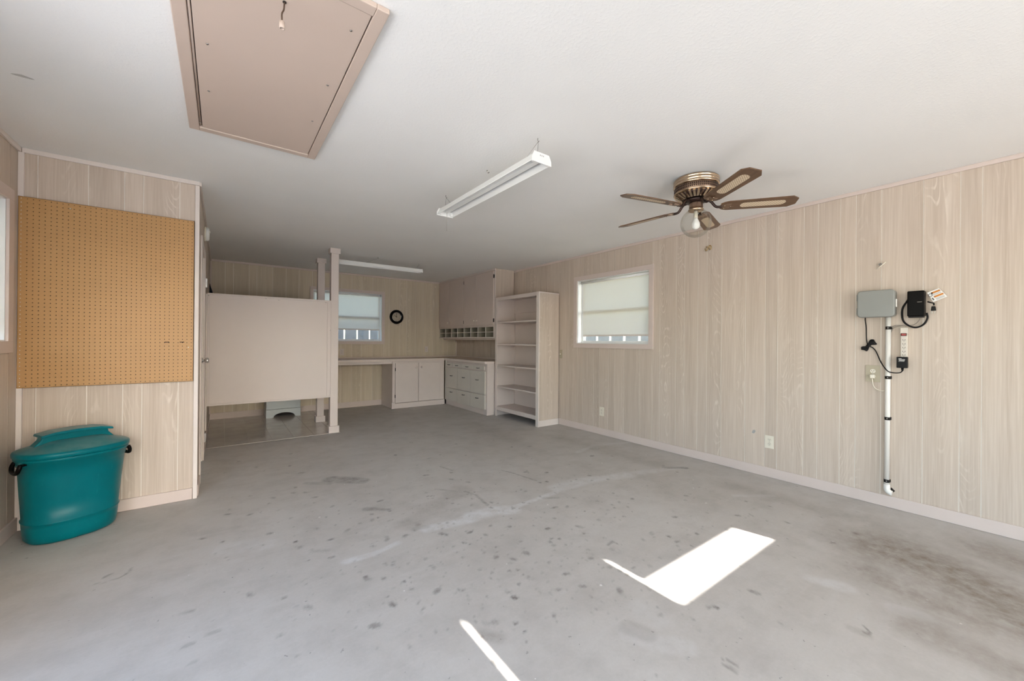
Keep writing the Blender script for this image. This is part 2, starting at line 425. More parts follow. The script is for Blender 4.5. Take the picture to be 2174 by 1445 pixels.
def fence(name, p_a, p_b, bw, gap, h, mat, label, th=.02):
    p_a, p_b = Vector(p_a), Vector(p_b); L = (p_b-p_a).length; d = (p_b-p_a).normalized(); nn = Vector((-d.y, d.x, 0))
    r = thing(name, p_a, label, 'fence'); s = 0; mb0 = None
    while s < L:
        MB().obox(p_a+d*(s+bw/2)+Vector((0, 0, h/2)), d, nn, (0, 0, 1), bw/2, th/2, h/2).build('fence_board', mat, r); s += bw+gap
    for z in (.35, h-.3): MB().obox(p_a+d*(L/2)+nn*.03+Vector((0, 0, z)), d, nn, (0, 0, 1), L/2, .015, .04).build('fence_rail', mat, r)
    return r
fence('board_fence', (0.0, 9.9, -.14), (4.6, 9.9, -.14), .26, .035, 2.0, M['fence'], 'grey board fence seen through the gap under the back window shade')
fence('picket_fence', (6.6, 1.5, -.14), (6.6, 7.0, -.14), .30, .06, 1.9, M['fence_white'], 'pale board fence seen under the shade of the right wall window')

# ------------------------------------------------------------------ floor
def build_floor():
    ys = np.concatenate([np.arange(YF-.1, 4.2, .012), np.arange(4.2, YB+TH, .03)])
    xs = np.arange(XL-TH, XR+TH+.001, .012)
    X, Y = np.meshgrid(xs, ys); nx, ny = len(xs), len(ys)
    rng = np.random.RandomState(3)
    def fnoise(fr):
        out = np.zeros_like(X)
        for k in range(4):
            for q in range(3):
                a = rng.rand()*6.28; ph = rng.rand()*6.28; f = fr*2**k
                out += np.sin((X*np.cos(a)+Y*np.sin(a))*f+ph)/2**k/3
        return out
    wob = fnoise(9)*.018
    def seg(a, b):
        ax, ay = a; bx, by = b; dx, dy = bx-ax, by-ay; t = np.clip(((X-ax)*dx+(Y-ay)*dy)/(dx*dx+dy*dy+1e-9), 0, 1)
        return np.hypot(X-ax-t*dx, Y-ay-t*dy)
    pale = np.zeros_like(X); dark = np.zeros_like(X); brown = np.zeros_like(X)
    def stroke(arr, pix, width, amt, soft=.5):
        P = [at('z', 0, *p) for p in pix]; d = np.full_like(X, 9)
        for a, b in zip(P[:-1], P[1:]): d = np.minimum(d, seg((a.x, a.y), (b.x, b.y)))
        v = np.clip((width+wob*min(1, width*18)-d)/(width*soft), 0, 1)*amt
        np.maximum(arr, v, out=arr)
    # the pale mended crack that runs across the room
    stroke(pale, [(735, 1192), (790, 1176), (845, 1152)], .035, .75)
    stroke(pale, [(905, 1122), (960, 1110), (1010, 1100)], .055, .85)
    stroke(pale, [(1000, 1096), (1050, 1084), (1085, 1082)], .085, .9)
    stroke(pale, [(1085, 1078), (1150, 1056), (1190, 1040)], .035, .75)
    stroke(pale, [(1185, 1036), (1250, 1018), (1330, 1008)], .10, .60)
    stroke(pale, [(1330, 1006), (1440, 992)], .06, .42)
    stroke(pale, [(1225, 960), (1260, 945)], .05, .5); stroke(pale, [(1260, 945), (1340, 938)], .04, .35)
    stroke(pale, [(1720, 1228), (1790, 1245)], .06, .5); stroke(pale, [(1905, 1293), (1960, 1306)], .05, .45)
    stroke(pale, [(1340, 1345), (1400, 1365), (1450, 1375)], .06, .35); stroke(pale, [(2128, 1322), (2165, 1330)], .035, .6)
    stroke(pale, [(480, 1165), (560, 1155)], .09, .3); stroke(pale, [(1560, 1052), (1640, 1052)], .03, .4); stroke(pale, [(1370, 1290), (1390, 1310)], .10, .25)
    # darker stains
    stroke(dark, [(706, 1017), (766, 1020)], .09, .62, .3); stroke(dark, [(650, 1025), (700, 1026)], .03, .35)
    stroke(dark, [(1412, 992), (1455, 993)], .04, .7, .4); stroke(dark, [(778, 1080), (800, 1080)], .03, .55); stroke(dark, [(812, 1081), (825, 1081)], .025, .55)
    stroke(dark, [(985, 1042), (1010, 1050), (1035, 1072)], .012, .55); stroke(dark, [(1065, 998), (1090, 1004), (1138, 1020)], .013, .6)
    stroke(dark, [(935, 990), (960, 998)], .02, .5); stroke(dark, [(925, 1038), (965, 1042)], .014, .4); stroke(dark, [(1155, 1057), (1185, 1056)], .02, .5)
    stroke(dark, [(907, 1053), (922, 1052)], .010, 1.0, .3)
    stroke(dark, [(385, 1302), (408, 1296)], .022, .55, .5); stroke(dark, [(393, 1372), (408, 1366)], .014, .45); stroke(dark, [(440, 1347), (465, 1338)], .012, .35); stroke(dark, [(405, 1408), (414, 1404)], .012, .35)
    stroke(dark, [(222, 1225), (238, 1217)], .013, .65, .3); stroke(dark, [(202, 1239), (226, 1236)], .006, .6, .3)
    stroke(dark, [(232, 1233), (255, 1225), (272, 1215), (278, 1206)], .007, .65, .3)
    stroke(dark, [(664, 1170), (695, 1168)], .02, .35); stroke(dark, [(1290, 1157), (1300, 1150)], .014, .75, .4); stroke(dark, [(1308, 1153), (1318, 1156)], .006, .8, .4)
    stroke(dark, [(1535, 1398), (1552, 1404), (1566, 1413)], .004, .7, .4); stroke(dark, [(1538, 1412), (1548, 1416), (1562, 1426)], .010, .6, .5)
    stroke(dark, [(1821, 1325), (1838, 1331), (1846, 1342)], .004, .9, .4); stroke(dark, [(1846, 1342), (1842, 1345), (1832, 1342)], .004, .8, .4)
    stroke(dark, [(2140, 1320), (2160, 1328)], .012, .5); stroke(dark, [(880, 1122), (905, 1118)], .03, .35); stroke(dark, [(1590, 1090), (1597, 1094)], .006, .6)
    # brown dirt, with the near right corner's shade painted in: along the right wall, by the door, here and there
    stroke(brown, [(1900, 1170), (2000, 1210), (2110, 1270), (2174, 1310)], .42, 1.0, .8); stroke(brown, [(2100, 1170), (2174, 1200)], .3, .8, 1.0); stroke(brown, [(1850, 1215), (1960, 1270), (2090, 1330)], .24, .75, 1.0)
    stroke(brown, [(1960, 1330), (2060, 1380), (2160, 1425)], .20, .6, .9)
    stroke(brown, [(1560, 1030), (1750, 1085), (1960, 1140)], .18, .38, 1.0); stroke(brown, [(1190, 930), (1400, 985)], .2, .30, 1.0)
    stroke(brown, [(1025, 1345), (1060, 1355)], .05, .45); stroke(brown, [(1340, 1335), (1370, 1345)], .05, .4); stroke(brown, [(1810, 1335), (1835, 1345)], .035, .4)
    stroke(brown, [(20, 1250), (180, 1300)], .2, .15, 1.0); stroke(brown, [(1000, 900), (1080, 930)], .25, .3, 1.0); stroke(brown, [(870, 1110), (980, 1040)], .12, .3)
    # scattered pits thickest near the middle, drawn as small dark marks
    for k in range(1000):
        px = rng.normal(1120, 330); py = rng.normal(1130, 110)
        if not (420 < px < 2100 and 930 < py < 1440): continue
        p = at('z', 0, px, py); r = .0005+.007*rng.rand()**4*2.0
        i0 = int((p.x-xs[0])/.012); j0 = int(np.searchsorted(ys, p.y))
        sl = (slice(max(0, j0-4), j0+5), slice(max(0, i0-4), i0+5))
        an = rng.rand()*3.14; ex = 1+rng.rand()
        dx, dy = X[sl]-p.x, Y[sl]-p.y; u = (dx*np.cos(an)+dy*np.sin(an))/ex; v = -dx*np.sin(an)+dy*np.cos(an)
        dark[sl] = np.maximum(dark[sl], np.clip((r+.006-np.hypot(u, v))/.008, 0, 1)*(.5+.5*rng.rand()))
    me = bpy.data.meshes.new('floor'); V = np.zeros((nx*ny, 3), np.float32); V[:, 0] = X.ravel(); V[:, 1] = Y.ravel()
    idx = np.arange(nx*ny).reshape(ny, nx); q = np.stack([idx[:-1, :-1], idx[:-1, 1:], idx[1:, 1:], idx[1:, :-1]], -1).reshape(-1, 4)
    me.vertices.add(len(V)); me.vertices.foreach_set('co', V.ravel())
    me.loops.add(q.size); me.loops.foreach_set('vertex_index', q.ravel().astype(np.int32))
    me.polygons.add(len(q)); me.polygons.foreach_set('loop_start', np.arange(0, q.size, 4, dtype=np.int32))
    me.update(calc_edges=True)
    for nm, a in (('pale_patch', pale), ('dark_stain', dark), ('brown_dirt_shade', brown)):
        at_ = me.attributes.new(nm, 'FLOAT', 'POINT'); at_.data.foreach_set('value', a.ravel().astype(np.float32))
    me.materials.append(M['floor']); o = bpy.data.objects.new('floor', me); COL.objects.link(o); o['kind'] = 'structure'; return o
floor = build_floor()
# square vinyl tiles laid over the slab behind the partition
TX = [XI+.012, .035, .268, .500, .732, .964, 1.196, 1.275]; TY = [5.555, 5.787, 6.019, 6.251, 6.483, 6.715, 6.947, 7.179, 7.411, YB-.015]
for i in range(len(TX)-1):
    for j in range(len(TY)-1):
        B('floor_tile', M['tile'], floor, TX[i]+.0015, TX[i+1]-.0015, TY[j]+.0004, TY[j+1]-.0004, .0002, .004)

# ------------------------------------------------------------------ ceiling, walls, panelling
ceiling = struct(B('ceiling', M['ceiling'], None, XL-.3, XR+.85, YF-TH, YB+.5, H, H+.14))

def wall_slab(name, ax, face, out, a0, a1, holes):
    """wall behind the panelling; holes = [(a0,a1,z0,z1)] in order along the wall; door holes start at z 0"""
    mb = MB(); f0, f1 = sorted((face, face+out*TH))
    def put(p0, p1, z0, z1):
        if p1-p0 < 1e-4 or z1-z0 < 1e-4: return
        mb.box(f0, f1, p0, p1, z0, z1) if ax == 'x' else mb.box(p0, p1, f0, f1, z0, z1)
    s = a0
    for h0, h1, z0, z1 in holes:
        put(s, h0, 0, H); put(h0, h1, 0, z0); put(h0, h1, z1, H); s = h1
    put(s, a1, 0, H)
    return struct(mb.build(name, M['groove'], None))

PT = .0025
def planks(wall, ax, face, inw, grooves, holes=(), z0=0.0, z1=H-.004, g=.0022, mat='plank'):
    """one board of panelling between each two grooves; face = visible plane, inw = -1/+1 direction from the slab into the room"""
    for a, b in zip(grooves[:-1], grooves[1:]):
        a += g; b -= g; polys = [[(a, z0), (b, z0), (b, z1), (a, z1)]]
        for h0, h1, hz0, hz1 in holes:
            if b <= h0 or a >= h1: continue
            o0, o1 = max(a, h0), min(b, h1); bot = hz0 <= z0+1e-6
            if o0 <= a and o1 >= b:
                polys = ([] if bot else [[(a, z0), (b, z0), (b, hz0), (a, hz0)]]) + [[(a, hz1), (b, hz1), (b, z1), (a, z1)]]
            elif o0 > a:
                polys = [[(a, z0), (o0, z0), (o0, hz1), (b, hz1), (b, z1), (a, z1)]] if bot else [[(a, z0), (b, z0), (b, hz0), (o0, hz0), (o0, hz1), (b, hz1), (b, z1), (a, z1)]]
            else:
                polys = [[(o1, z0), (b, z0), (b, z1), (a, z1), (a, hz1), (o1, hz1)]] if bot else [[(a, z0), (b, z0), (b, z1), (a, z1), (a, hz1), (o1, hz1), (o1, hz0), (a, hz0)]]
        for p in polys:
            pts = [((face, u, z) if ax == 'x' else (u, face, z)) for u, z in p]
            vec = (-inw*PT, 0, 0) if ax == 'x' else (0, -inw*PT, 0)
            MB().prism(pts, vec).build('panel_plank', M[mat], wall)

W1 = (2.765, 3.93, 1.205, 2.085)     # window in the right wall: y0 y1 z0 z1
W2 = (1.262, 2.450, 1.205, 2.098)    # window in the back wall: x0 x1 z0 z1
W3 = (2.55, 3.705, 1.205, 2.065)     # window in the left wall
SIDE = (-1.8, 2.05, 0.0, 2.10)        # wide side opening in the left wall, beside and behind the camera
wall_right = wall_slab('wall_right', 'x', XR+PT, +1, YF-TH, YB+TH, [W1])
wall_back = wall_slab('wall_back', 'y', YB+PT, +1, XI-TH, XR+PT, [W2])
wall_left = wall_slab('wall_left', 'x', XL-PT, -1, YF-TH, YP+TH, [SIDE, W3])
wall_center = wall_slab('wall_center', 'y', YP+PT, +1, XL-PT, XI-PT-TH, [])
DR = (4.27, 5.02, 0.0, 2.04)         # door opening in the inner wall
wall_inner = wall_slab('wall_inner', 'x', XI-PT, -1, YP+PT, YB+PT, [DR])
# wall with the wide garage opening, behind the camera
wf = MB().box(XL-PT, -.78, YF-TH, YF, 0, H).box(3.62, XR+PT, YF-TH, YF, 0, H).box(-.78, 3.62, YF-TH, YF, 2.26, H)
struct(wf.build('wall_front', M['exterior'], None))

gr = [-2.8, -2.5, -2.2, -1.7, -1.5, -1.2, -.98, -.8, -.6, -.28, -.08, .03, .241, .338, .514, .737, .887, .985, 1.135, 1.235, 1.433, 1.532, 1.705, 1.931, 2.080, 2.177, 2.327, 2.425, 2.626, 2.72, 2.895, 3.121, 3.268, 3.369, 3.518, 3.621,
      3.818, 3.922, 4.102, 4.323, 4.472, 4.568, 4.822, 5.010, 5.117, 5.33, 5.54, 5.70, 5.79, 5.99, 6.15, 6.40, 6.55, 6.75, 6.93, 7.15, 7.30, YB]
planks(wall_right, 'x', XR, -1, gr, [W1])
gb = [XI, .034, .137, .342, .444, .66, .853, 1.044, 1.25, 1.40, 1.60, 1.72, 1.902, 2.077, 2.28, 2.487, 2.593, 2.805, 2.938, 3.13, 3.291, 3.506, 3.70, 3.85, XR]
planks(wall_back, 'y', YB, -1, gb, [W2], mat='plank_back')
planks(wall_center, 'y', YP, -1, [XL, -.97, -.742, -.565, -.465, -.264, XI])
planks(wall_left, 'x', XL, +1, [-2.8, -2.3, -1.5, -1.1, -.9, -.6, -.3, 0, .25, .45, .6, .8, 1.05, 1.22, 1.42, 1.6, 1.82, 2.0, 2.2, 2.36, 2.6, 2.8, 3.0, 3.2, 3.4, 3.60, 3.756, YP], [SIDE, W3])
planks(wall_inner, 'x', XI, +1, [YP+PT, 4.1, 4.3, 4.45, 4.7, 4.9, 5.06, 5.3, 5.5, 5.7, 5.9, 6.1, 6.25, 6.5, 6.7, 6.95, 7.1, 7.3, YB], [DR])

# baseboards
def baseboard(name, *b): return struct(B(name, M['trim'], None, *b, bevel=.003))
baseboard('baseboard_right', XR-.013, XR-.0005, YF, 4.283, .001, .088)
baseboard('baseboard_back', XI+.0005, 2.455, YB-.013, YB-.0005, .005, .10)
baseboard('baseboard_center', XL+.0005, -.176, YP-.013, YP-.0005, .001, .085)
baseboard('baseboard_left', XL+.0005, XL+.013, SIDE[1]+.01, YP-.0135, .001, .088)
baseboard('baseboard_inner', XI+.0005, XI+.010, 5.15, YB-.0135, .005, .09)
baseboard('baseboard_inner_near', XI+.0005, XI+.010, YP+.03, 4.20, .005, .09)
# mouldings under the ceiling and in the corners
def trim(n, mat, *b): return struct(B('trim_%d' % n, mat, None, *b, bevel=.002))
cz = .030
trim(1, M['trim'], XR-.014, XR-.0005, YF, YB-.015, H-cz, H-.0005)
trim(2, M['trim'], XI+.0005, 3.64, YB-.014, YB-.0005, H-cz, H-.0005)
trim(3, M['trim_light'], XL+.0155, XI+.004, YP-.014, YP-.0005, H-cz, H-.0005)
trim(4, M['trim_light'], XL+.0005, XL+.014, YF, YP-.015, H-cz, H-.0005)
trim(5, M['trim_light'], XI+.0005, XI+.014, YP, YB-.015, H-cz, H-.0005)
trim(6, M['trim_light'], -.173, XI+.0035, YP-.012, YP-.0005, .0005, H-cz-.001)        # corner board by the pegboard
trim(7, M['trim_light'], XI+.0005, XI+.0035, YP-.0003, YP+.022, .0005, H-cz-.001)
trim(8, M['trim_light'], XL+.0005, XL+.026, YP-.020, YP-.0005, .0005, H-cz-.001)        # corner of left wall
trim(9, M['trim'], XI+.0005, XI+.016, YB-.016, YB-.0005, .10, H-cz-.001)
trim(10, M['counter_edge'], XR-.014, XR-.0005, YB-.014, YB-.0005, .90, 1.27)              # inside corner over the counter

# ------------------------------------------------------------------ windows
def window(n, ax, face, out, hole, cw=.06, slide=True):
    """face = visible wall plane, out = outward sign; casing boards, lining, frame, panes"""
    a0, a1, z0, z1 = hole
    root = empty_struct('window_%d' % n, (face, (a0+a1)/2, z0) if ax == 'x' else ((a0+a1)/2, face, z0))
    def bx(name, mat, d0, d1, p0, p1, q0, q1, bevel=0.0):
        d0, d1 = face+out*d0, face+out*d1
        b = (d0, d1, p0, p1, q0, q1) if ax == 'x' else (p0, p1, d0, d1, q0, q1)
        return B(name, mat, root, *b, bevel=bevel)
    t = M['trim']
    bx('casing', t, -.015, -.0005, a0-cw, a1+cw, z1, z1+cw, .002); bx('casing', t, -.015, -.0005, a0-cw, a1+cw, z0-cw, z0, .002)
    bx('casing', t, -.015, -.0005, a0-cw, a0, z0, z1, .002); bx('casing', t, -.015, -.0005, a1, a1+cw, z0, z1, .002)
    w_ = M['white_alu']; k = .008
    bx('lining', w_, -.001, TH, a0, a0+k, z0, z1); bx('lining', w_, -.001, TH, a1-k, a1, z0, z1)
    bx('lining', w_, -.001, TH, a0+k, a1-k, z0, z0+k); bx('lining', w_, -.001, TH, a0+k, a1-k, z1-k, z1)
    f = .030; d0, d1 = .085, .125
    bx('frame', w_, d0, d1, a0+k, a0+k+f, z0+k, z1-k, .002); bx('frame', w_, d0, d1, a1-k-f, a1-k, z0+k, z1-k, .002)
    bx('frame', w_, d0, d1, a0+k+f, a1-k-f, z0+k, z0+k+f, .002); bx('frame', w_, d0, d1, a0+k+f, a1-k-f, z1-k-f, z1-k, .002)
    m = (z0+z1)/2
    bx('meeting_rail', w_, d0+.005, d1-.005, a0+k+f, a1-k-f, m-.02, m+.02, .002)
    for q0, q1 in ((z0+k+f, m-.02), (m+.02, z1-k-f)): bx('pane', M['pane'], .103, .107, a0+k+f, a1-k-f, q0, q1)
    return root
window(1, 'x', XR, +1, W1); window(2, 'y', YB, +1, W2, .052); window(3, 'x', XL, -1, W3, .07)

def shade(ax, face, out, hole, zb, label, g0=.016, g1=.016):
    a0, a1, z0, z1 = hole; a0 += g0; a1 -= g1; d = face+out*.038
    P = (lambda a, dd, z: (dd, a, z)) if ax == 'x' else (lambda a, dd, z: (a, dd, z))
    t = thing('roller_shade', P((a0+a1)/2, d, z1-.03), label, 'shade')
    MB().tube([P(a0, d, z1-.030), P(a1, d, z1-.030)], .0165, 16).build('roller', M['white'], t)
    for a in (a0-.007, a1+.0005): 
        q = sorted((a, a+.0065)); b = (d-.014, d+.014, q[0], q[1], z1-.046, z1-.010) if ax == 'x' else (q[0], q[1], d-.014, d+.014, z1-.046, z1-.010)
        B('bracket', M['steel'], t, *b)
    dd = d+out*.0165
    c = (dd-.0004, dd+.0004, a0+.006, a1-.006, zb, z1-.030) if ax == 'x' else (a0+.006, a1-.006, dd-.0004, dd+.0004, zb, z1-.030)
    B('cloth', M['shade'], t, *c)
    c = (dd-.005, dd+.005, a0+.006, a1-.006, zb-.022, zb) if ax == 'x' else (a0+.006, a1-.006, dd-.005, dd+.005, zb-.022, zb)
    B('hem_bar', M['trim_light'], t, *c, bevel=.003)
    return t
shade('x', XR, 1, W1, 1.325, 'pale roller shade in the right wall window, pulled almost to the sill', .014, .055)
shade('y', YB, 1, W2, 1.435, 'pale roller shade in the back window, fence showing under it', .022, .022)
shade('x', XL, -1, W3, 1.30, 'white roller shade in the left wall window, cut off by the picture edge')

# ------------------------------------------------------------------ inner door in the wall behind the pegboard corner
door = empty_struct('door_1', (XI, DR[0], 0))
B('slab', M['trim_light'], door, XI-.045, XI-.010, DR[0]+.004, DR[1]-.004, .012, DR[3]-.004)
for b in ((XI+.0005, XI+.012, DR[0]-.06, DR[0]+.001, .005, DR[3]+.06), (XI+.0005, XI+.012, DR[1]-.001, DR[1]+.06, .005, DR[3]+.06), (XI+.0005, XI+.012, DR[0]+.001, DR[1]-.001, DR[3]-.001, DR[3]+.06)):
    B('casing', M['trim_light'], door, *b, bevel=.002)
for z in (1.80, .22):
    yh = DR[1]+.07; hg = MB().tube([(XI+.020, yh, z-.045), (XI+.020, yh, z+.045)], .009, 10)
    hg.box(XI+.0005, XI+.024, yh-.010, yh+.03, z-.045, z+.045); hg.build('hinge', M['steel'], door)
MB().lathe([(.028, 0), (.028, .006), (.012, .010), (.012, .022), (.024, .030), (.027, .044), (.022, .056), (.0, .058)], (XI-.010, DR[1]-.075, 1.015), (1, 0, 0), 20).build('knob', M['chrome'], door)

# smoke alarm over the door
t = thing('smoke_alarm', (XI, 4.98, 2.275), 'round white smoke alarm high on the inner wall behind the corner board', 'alarm')
MB().lathe([(.070, .0006), (.072, .012), (.066, .014)], (XI, 4.98, 2.275), (1, 0, 0), 32).build('base_plate', M['cream'], t)
MB().lathe([(.064, .014), (.068, .020), (.066, .032), (.052, .040), (0, .042)], (XI, 4.98, 2.275), (1, 0, 0), 32).build('cover', M['white'], t)
MB().lathe([(.012, .040), (.012, .047), (0, .048)], (XI, 4.955, 2.29), (1, 0, 0), 14).build('test_button', M['cream'], t)

# dark bracket high in the far left corner
t = thing('corner_bracket', (XI, 7.02, 1.90), 'small dark triangular bracket high in the far left corner', 'bracket')
MB().prism([(XI+.001, 7.0, 2.02), (XI+.001, 7.0, 1.86), (XI+.045, 7.0, 1.86)], (0, .02, 0)).build('bracket_plate', M['black'], t)
MB().tube([(XI+.004, 7.01, 2.025), (XI+.05, 7.01, 1.86)], .005, 8).build('brace', M['trim'], t)

# ------------------------------------------------------------------ pegboard with real holes
def pegboard():
    x0, x1, z0, z1 = -1.046, -.176, .905, 2.128; yf, yb = YP-.022, YP-.016
    t = thing('pegboard', ((x0+x1)/2, YP-.02, z0), 'brown pegboard panel full of holes beside the corner board', 'pegboard')
    nxh, nzh = 34, 48; sx, sz = (x1-x0)/nxh, (z1-z0)/nzh; r = .0030; vs = []; fs = []
    ring = [(1, 0), (1, 1), (0, 1), (-1, 1), (-1, 0), (-1, -1), (0, -1), (1, -1)]
    gi = {}
    def gv(i2, j2):
        if (i2, j2) not in gi: gi[(i2, j2)] = len(vs); vs.append((x0+i2*sx/2, yf, z0+j2*sz/2))
        return gi[(i2, j2)]
    for i in range(nxh):
        for j in range(nzh):
            cx, cz_ = x0+(i+.5)*sx, z0+(j+.5)*sz
            b = len(vs)
            for k in range(8): vs.append((cx+r*math.cos(k*PI/4), yf, cz_+r*math.sin(k*PI/4)))
            for k in range(8): vs.append((cx+r*math.cos(k*PI/4), yb, cz_+r*math.sin(k*PI/4)))
            o = [gv(2*i+1+dx, 2*j+1+dz) for dx, dz in ring]
            for k in range(8):
                q = (k+1) % 8
                fs.append((o[k], o[q], b+q, b+k)); fs.append((b+k, b+q, b+8+q, b+8+k))
    mb = MB(); mb.add(vs, fs); mb.build('perforated_face', M['pegboard'], t)
    e = MB().box(x0, x0+.002, yf, yb, z0, z1).box(x1-.002, x1, yf, yb, z0, z1).box(x0, x1, yf, yb, z0, z0+.002).box(x0, x1, yf, yb, z1-.002, z1)
    e.build('edge', M['pegboard'], t)
    B('backing', M['dark'], t, x0+.003, x1-.003, yb+.0005, YP-.001, z0+.003, z1-.003)
    for px, py in ((150, 443), (400, 737)): 
        p = at('y', yf, px, py); MB().lathe([(.004, 0), (.004, .005), (0, .006)], (p.x, yf-.0002, p.z), (0, -1, 0), 8).build('screw', M['cream'], t)
    for px, py in ((354, 726), (386, 726)):
        p = at('y', yf, px, py); MB().tube([(p.x-.012, yf-.003, p.z), (p.x+.014, yf-.003, p.z+.001)], .003, 6).build('peg_stub', M['cord_brown'], t)
    return t
pegboard()

# ------------------------------------------------------------------ attic hatch in the ceiling
def hatch():
    x0, x1, y0, y1 = -.157, .486, 1.425, 2.873; zc = H-.0005
    t = thing('attic_hatch', ((x0+x1)/2, (y0+y1)/2, H), 'beige attic hatch with framed panel and pull cord in the ceiling', 'hatch')
    fw = .046
    for b in ((x0, x0+fw, y0, y1), (x1-fw, x1, y0, y1), (x0+fw, x1-fw, y0, y0+fw), (x0+fw, x1-fw, y1-fw, y1)):
        B('frame_board', M['hatch'], t, *b, H-.020, zc, bevel=.003)
    B('gap', M['dark'], t, x0+fw, x1-fw, y0+fw, y1-fw, H-.003, zc)
    B('panel', M['hatch'], t, x0+fw+.014, x1-fw-.004, y0+fw+.004, y1-fw-.003, H-.016, H-.0035, bevel=.002)
    MB().tube([(x0+fw+.006, y0+fw+.02, H-.010), (x0+fw+.006, y1-fw-.02, H-.010)], .005, 8).build('hinge', M['hatch'], t)
    for px, py in ((440, 93), (443, 193), (745, 65), (695, 181), (663, 257), (425, 260)):
        p = at('z', H-.016, px, py); MB().lathe([(.005, 0), (.004, .002), (0, .002)], (p.x, p.y, H-.0162), (0, 0, -1), 8).build('screw', M['steel'], t)
    a = at('z', H-.016, 604, 4); zb = 2.325
    cord = MB().tube(smooth_path([(a.x, a.y, H-.017), (a.x-.002, a.y, H-.045), (a.x-.008, a.y-.004, H-.065), (a.x-.007, a.y-.002, zb+.02)], 4), .0026, 8).build('pull_cord', M['cord_brown'], t)
    MB().lathe([(.003, .028), (.008, .024), (.0095, .0), (.006, -.001), (.005, .002), (0, .002)], (a.x-.007, a.y-.002, zb), (0, 0, 1), 14).build('pull_handle', M['hatch'], cord)
    MB().lathe([(.006, 0), (.006, .003), (0, .003)], (a.x, a.y, H-.0163), (0, 0, -1), 10).build('cord_hole', M['dark'], t)
hatch()

# ------------------------------------------------------------------ partition board and its two posts
def post(name, x0, x1, y0, y1, label, zf):
    t = thing(name, ((x0+x1)/2, (y0+y1)/2, zf), label, 'post', 'square boxed posts')
    B('shaft', M['board'], t, x0, x1, y0, y1, zf, H-.0005, bevel=.003)
    e = .017
    B('base_block', M['board'], t, x0-e, x1+e, y0-e, y1+e, zf, zf+.088, bevel=.004)
    B('cap_block', M['board'], t, x0-e, x1+e, y0-e, y1+e, H-.070, H-.0006, bevel=.004)
post('square_post', 1.151, 1.246, 5.575, 5.67, 'near square post at the end of the partition board', .0042)
post('square_post', 1.140, 1.235, 6.40, 6.49, 'far square post showing behind the partition board', .0042)
t = thing('partition_board', (.5, 5.58, .47), 'large flat beige partition board hung between the inner wall and near post', 'partition')
bx0, bx1, bz0, bz1 = XI+.0165, 1.149, .472, 1.745
B('sheet', M['board'], t, bx0+.01, bx1-.01, 5.572, 5.596, bz0+.01, bz1-.01)
for nm, b in (('top_rail', (bx0, bx1, 5.566, 5.60, bz1-.022, bz1)), ('bottom_rail', (bx0, bx1, 5.566, 5.60, bz0, bz0+.022)), ('side_rail', (bx1-.042, bx1, 5.564, 5.60, bz0+.022, bz1-.022)), ('side_rail', (bx0, bx0+.02, 5.566, 5.60, bz0+.022, bz1-.022))):
    B(nm, M['board'], t, *b, bevel=.002)
B('wall_cleat', M['trim_light'], t, XI+.0006, XI+.016, 5.56, 5.605, .20, bz1-.01, bevel=.006)
for px, py in ((443, 627), (565, 634), (592, 637), (692, 642), (701, 701)):
    p = at('y', 5.566, px, py); MB().lathe([(.005, 0), (.004, .002), (0, .002)], (p.x, 5.5655, p.z), (0, -1, 0), 8).build('screw', M['steel'], t)

# pale cabinet with an arched foot behind the partition
def arch_cabinet():
    x0, x1, yf, yb, z0, h = .555, 1.030, 7.125, 7.478, .0042, .62
    t = thing('arched_cabinet', ((x0+x1)/2, (yf+yb)/2, z0), 'pale blue cabinet with arched foot under the partition board', 'cabinet')
    B('body', M['pale_blue'], t, x0, x1, yf+.012, yb, .135, h, bevel=.004)
    B('back_foot', M['dark'], t, x0+.02, x1-.02, yf+.20, yb, z0, .134)
    pts = [(x0, yf, z0), (x0+.085, yf, z0)]
    cx, hw = (x0+x1)/2+.01, .145
    pts += [(cx-hw*math.cos(k*PI/12), yf, z0+.012+.062*math.sin(k*PI/12)) for k in range(13)]
    pts += [(x1-.065, yf, z0), (x1, yf, z0), (x1, yf, .132), (x0, yf, .132)]
    MB().prism(pts, (0, .02, 0)).build('arched_skirt', M['pale_blue'], t)
    for x in (x0, x1-.015): B('side_foot', M['pale_blue'], t, x, x+.015, yf+.02, yb, z0, .134)
    B('door', M['pale_blue'], t, x0+.004, x1-.004, yf, yf+.0118, .138, h-.004, bevel=.002)
    fr = MB()
    for b in ((x0+.06, x1-.06, .175, .19), (x0+.06, x1-.06, h-.07, h-.055), (x0+.06, x0+.075, .19, h-.07), (x1-.075, x1-.06, .19, h-.07)): fr.box(b[0], b[1], yf-.004, yf-.0001, b[2], b[3])
    fr.build('door_moulding', M['pale_blue'], t)
    B('top', M['pale_blue'], t, x0-.008, x1+.008, yf-.008, yb, h+.0005, h+.022, bevel=.003)
arch_cabinet()

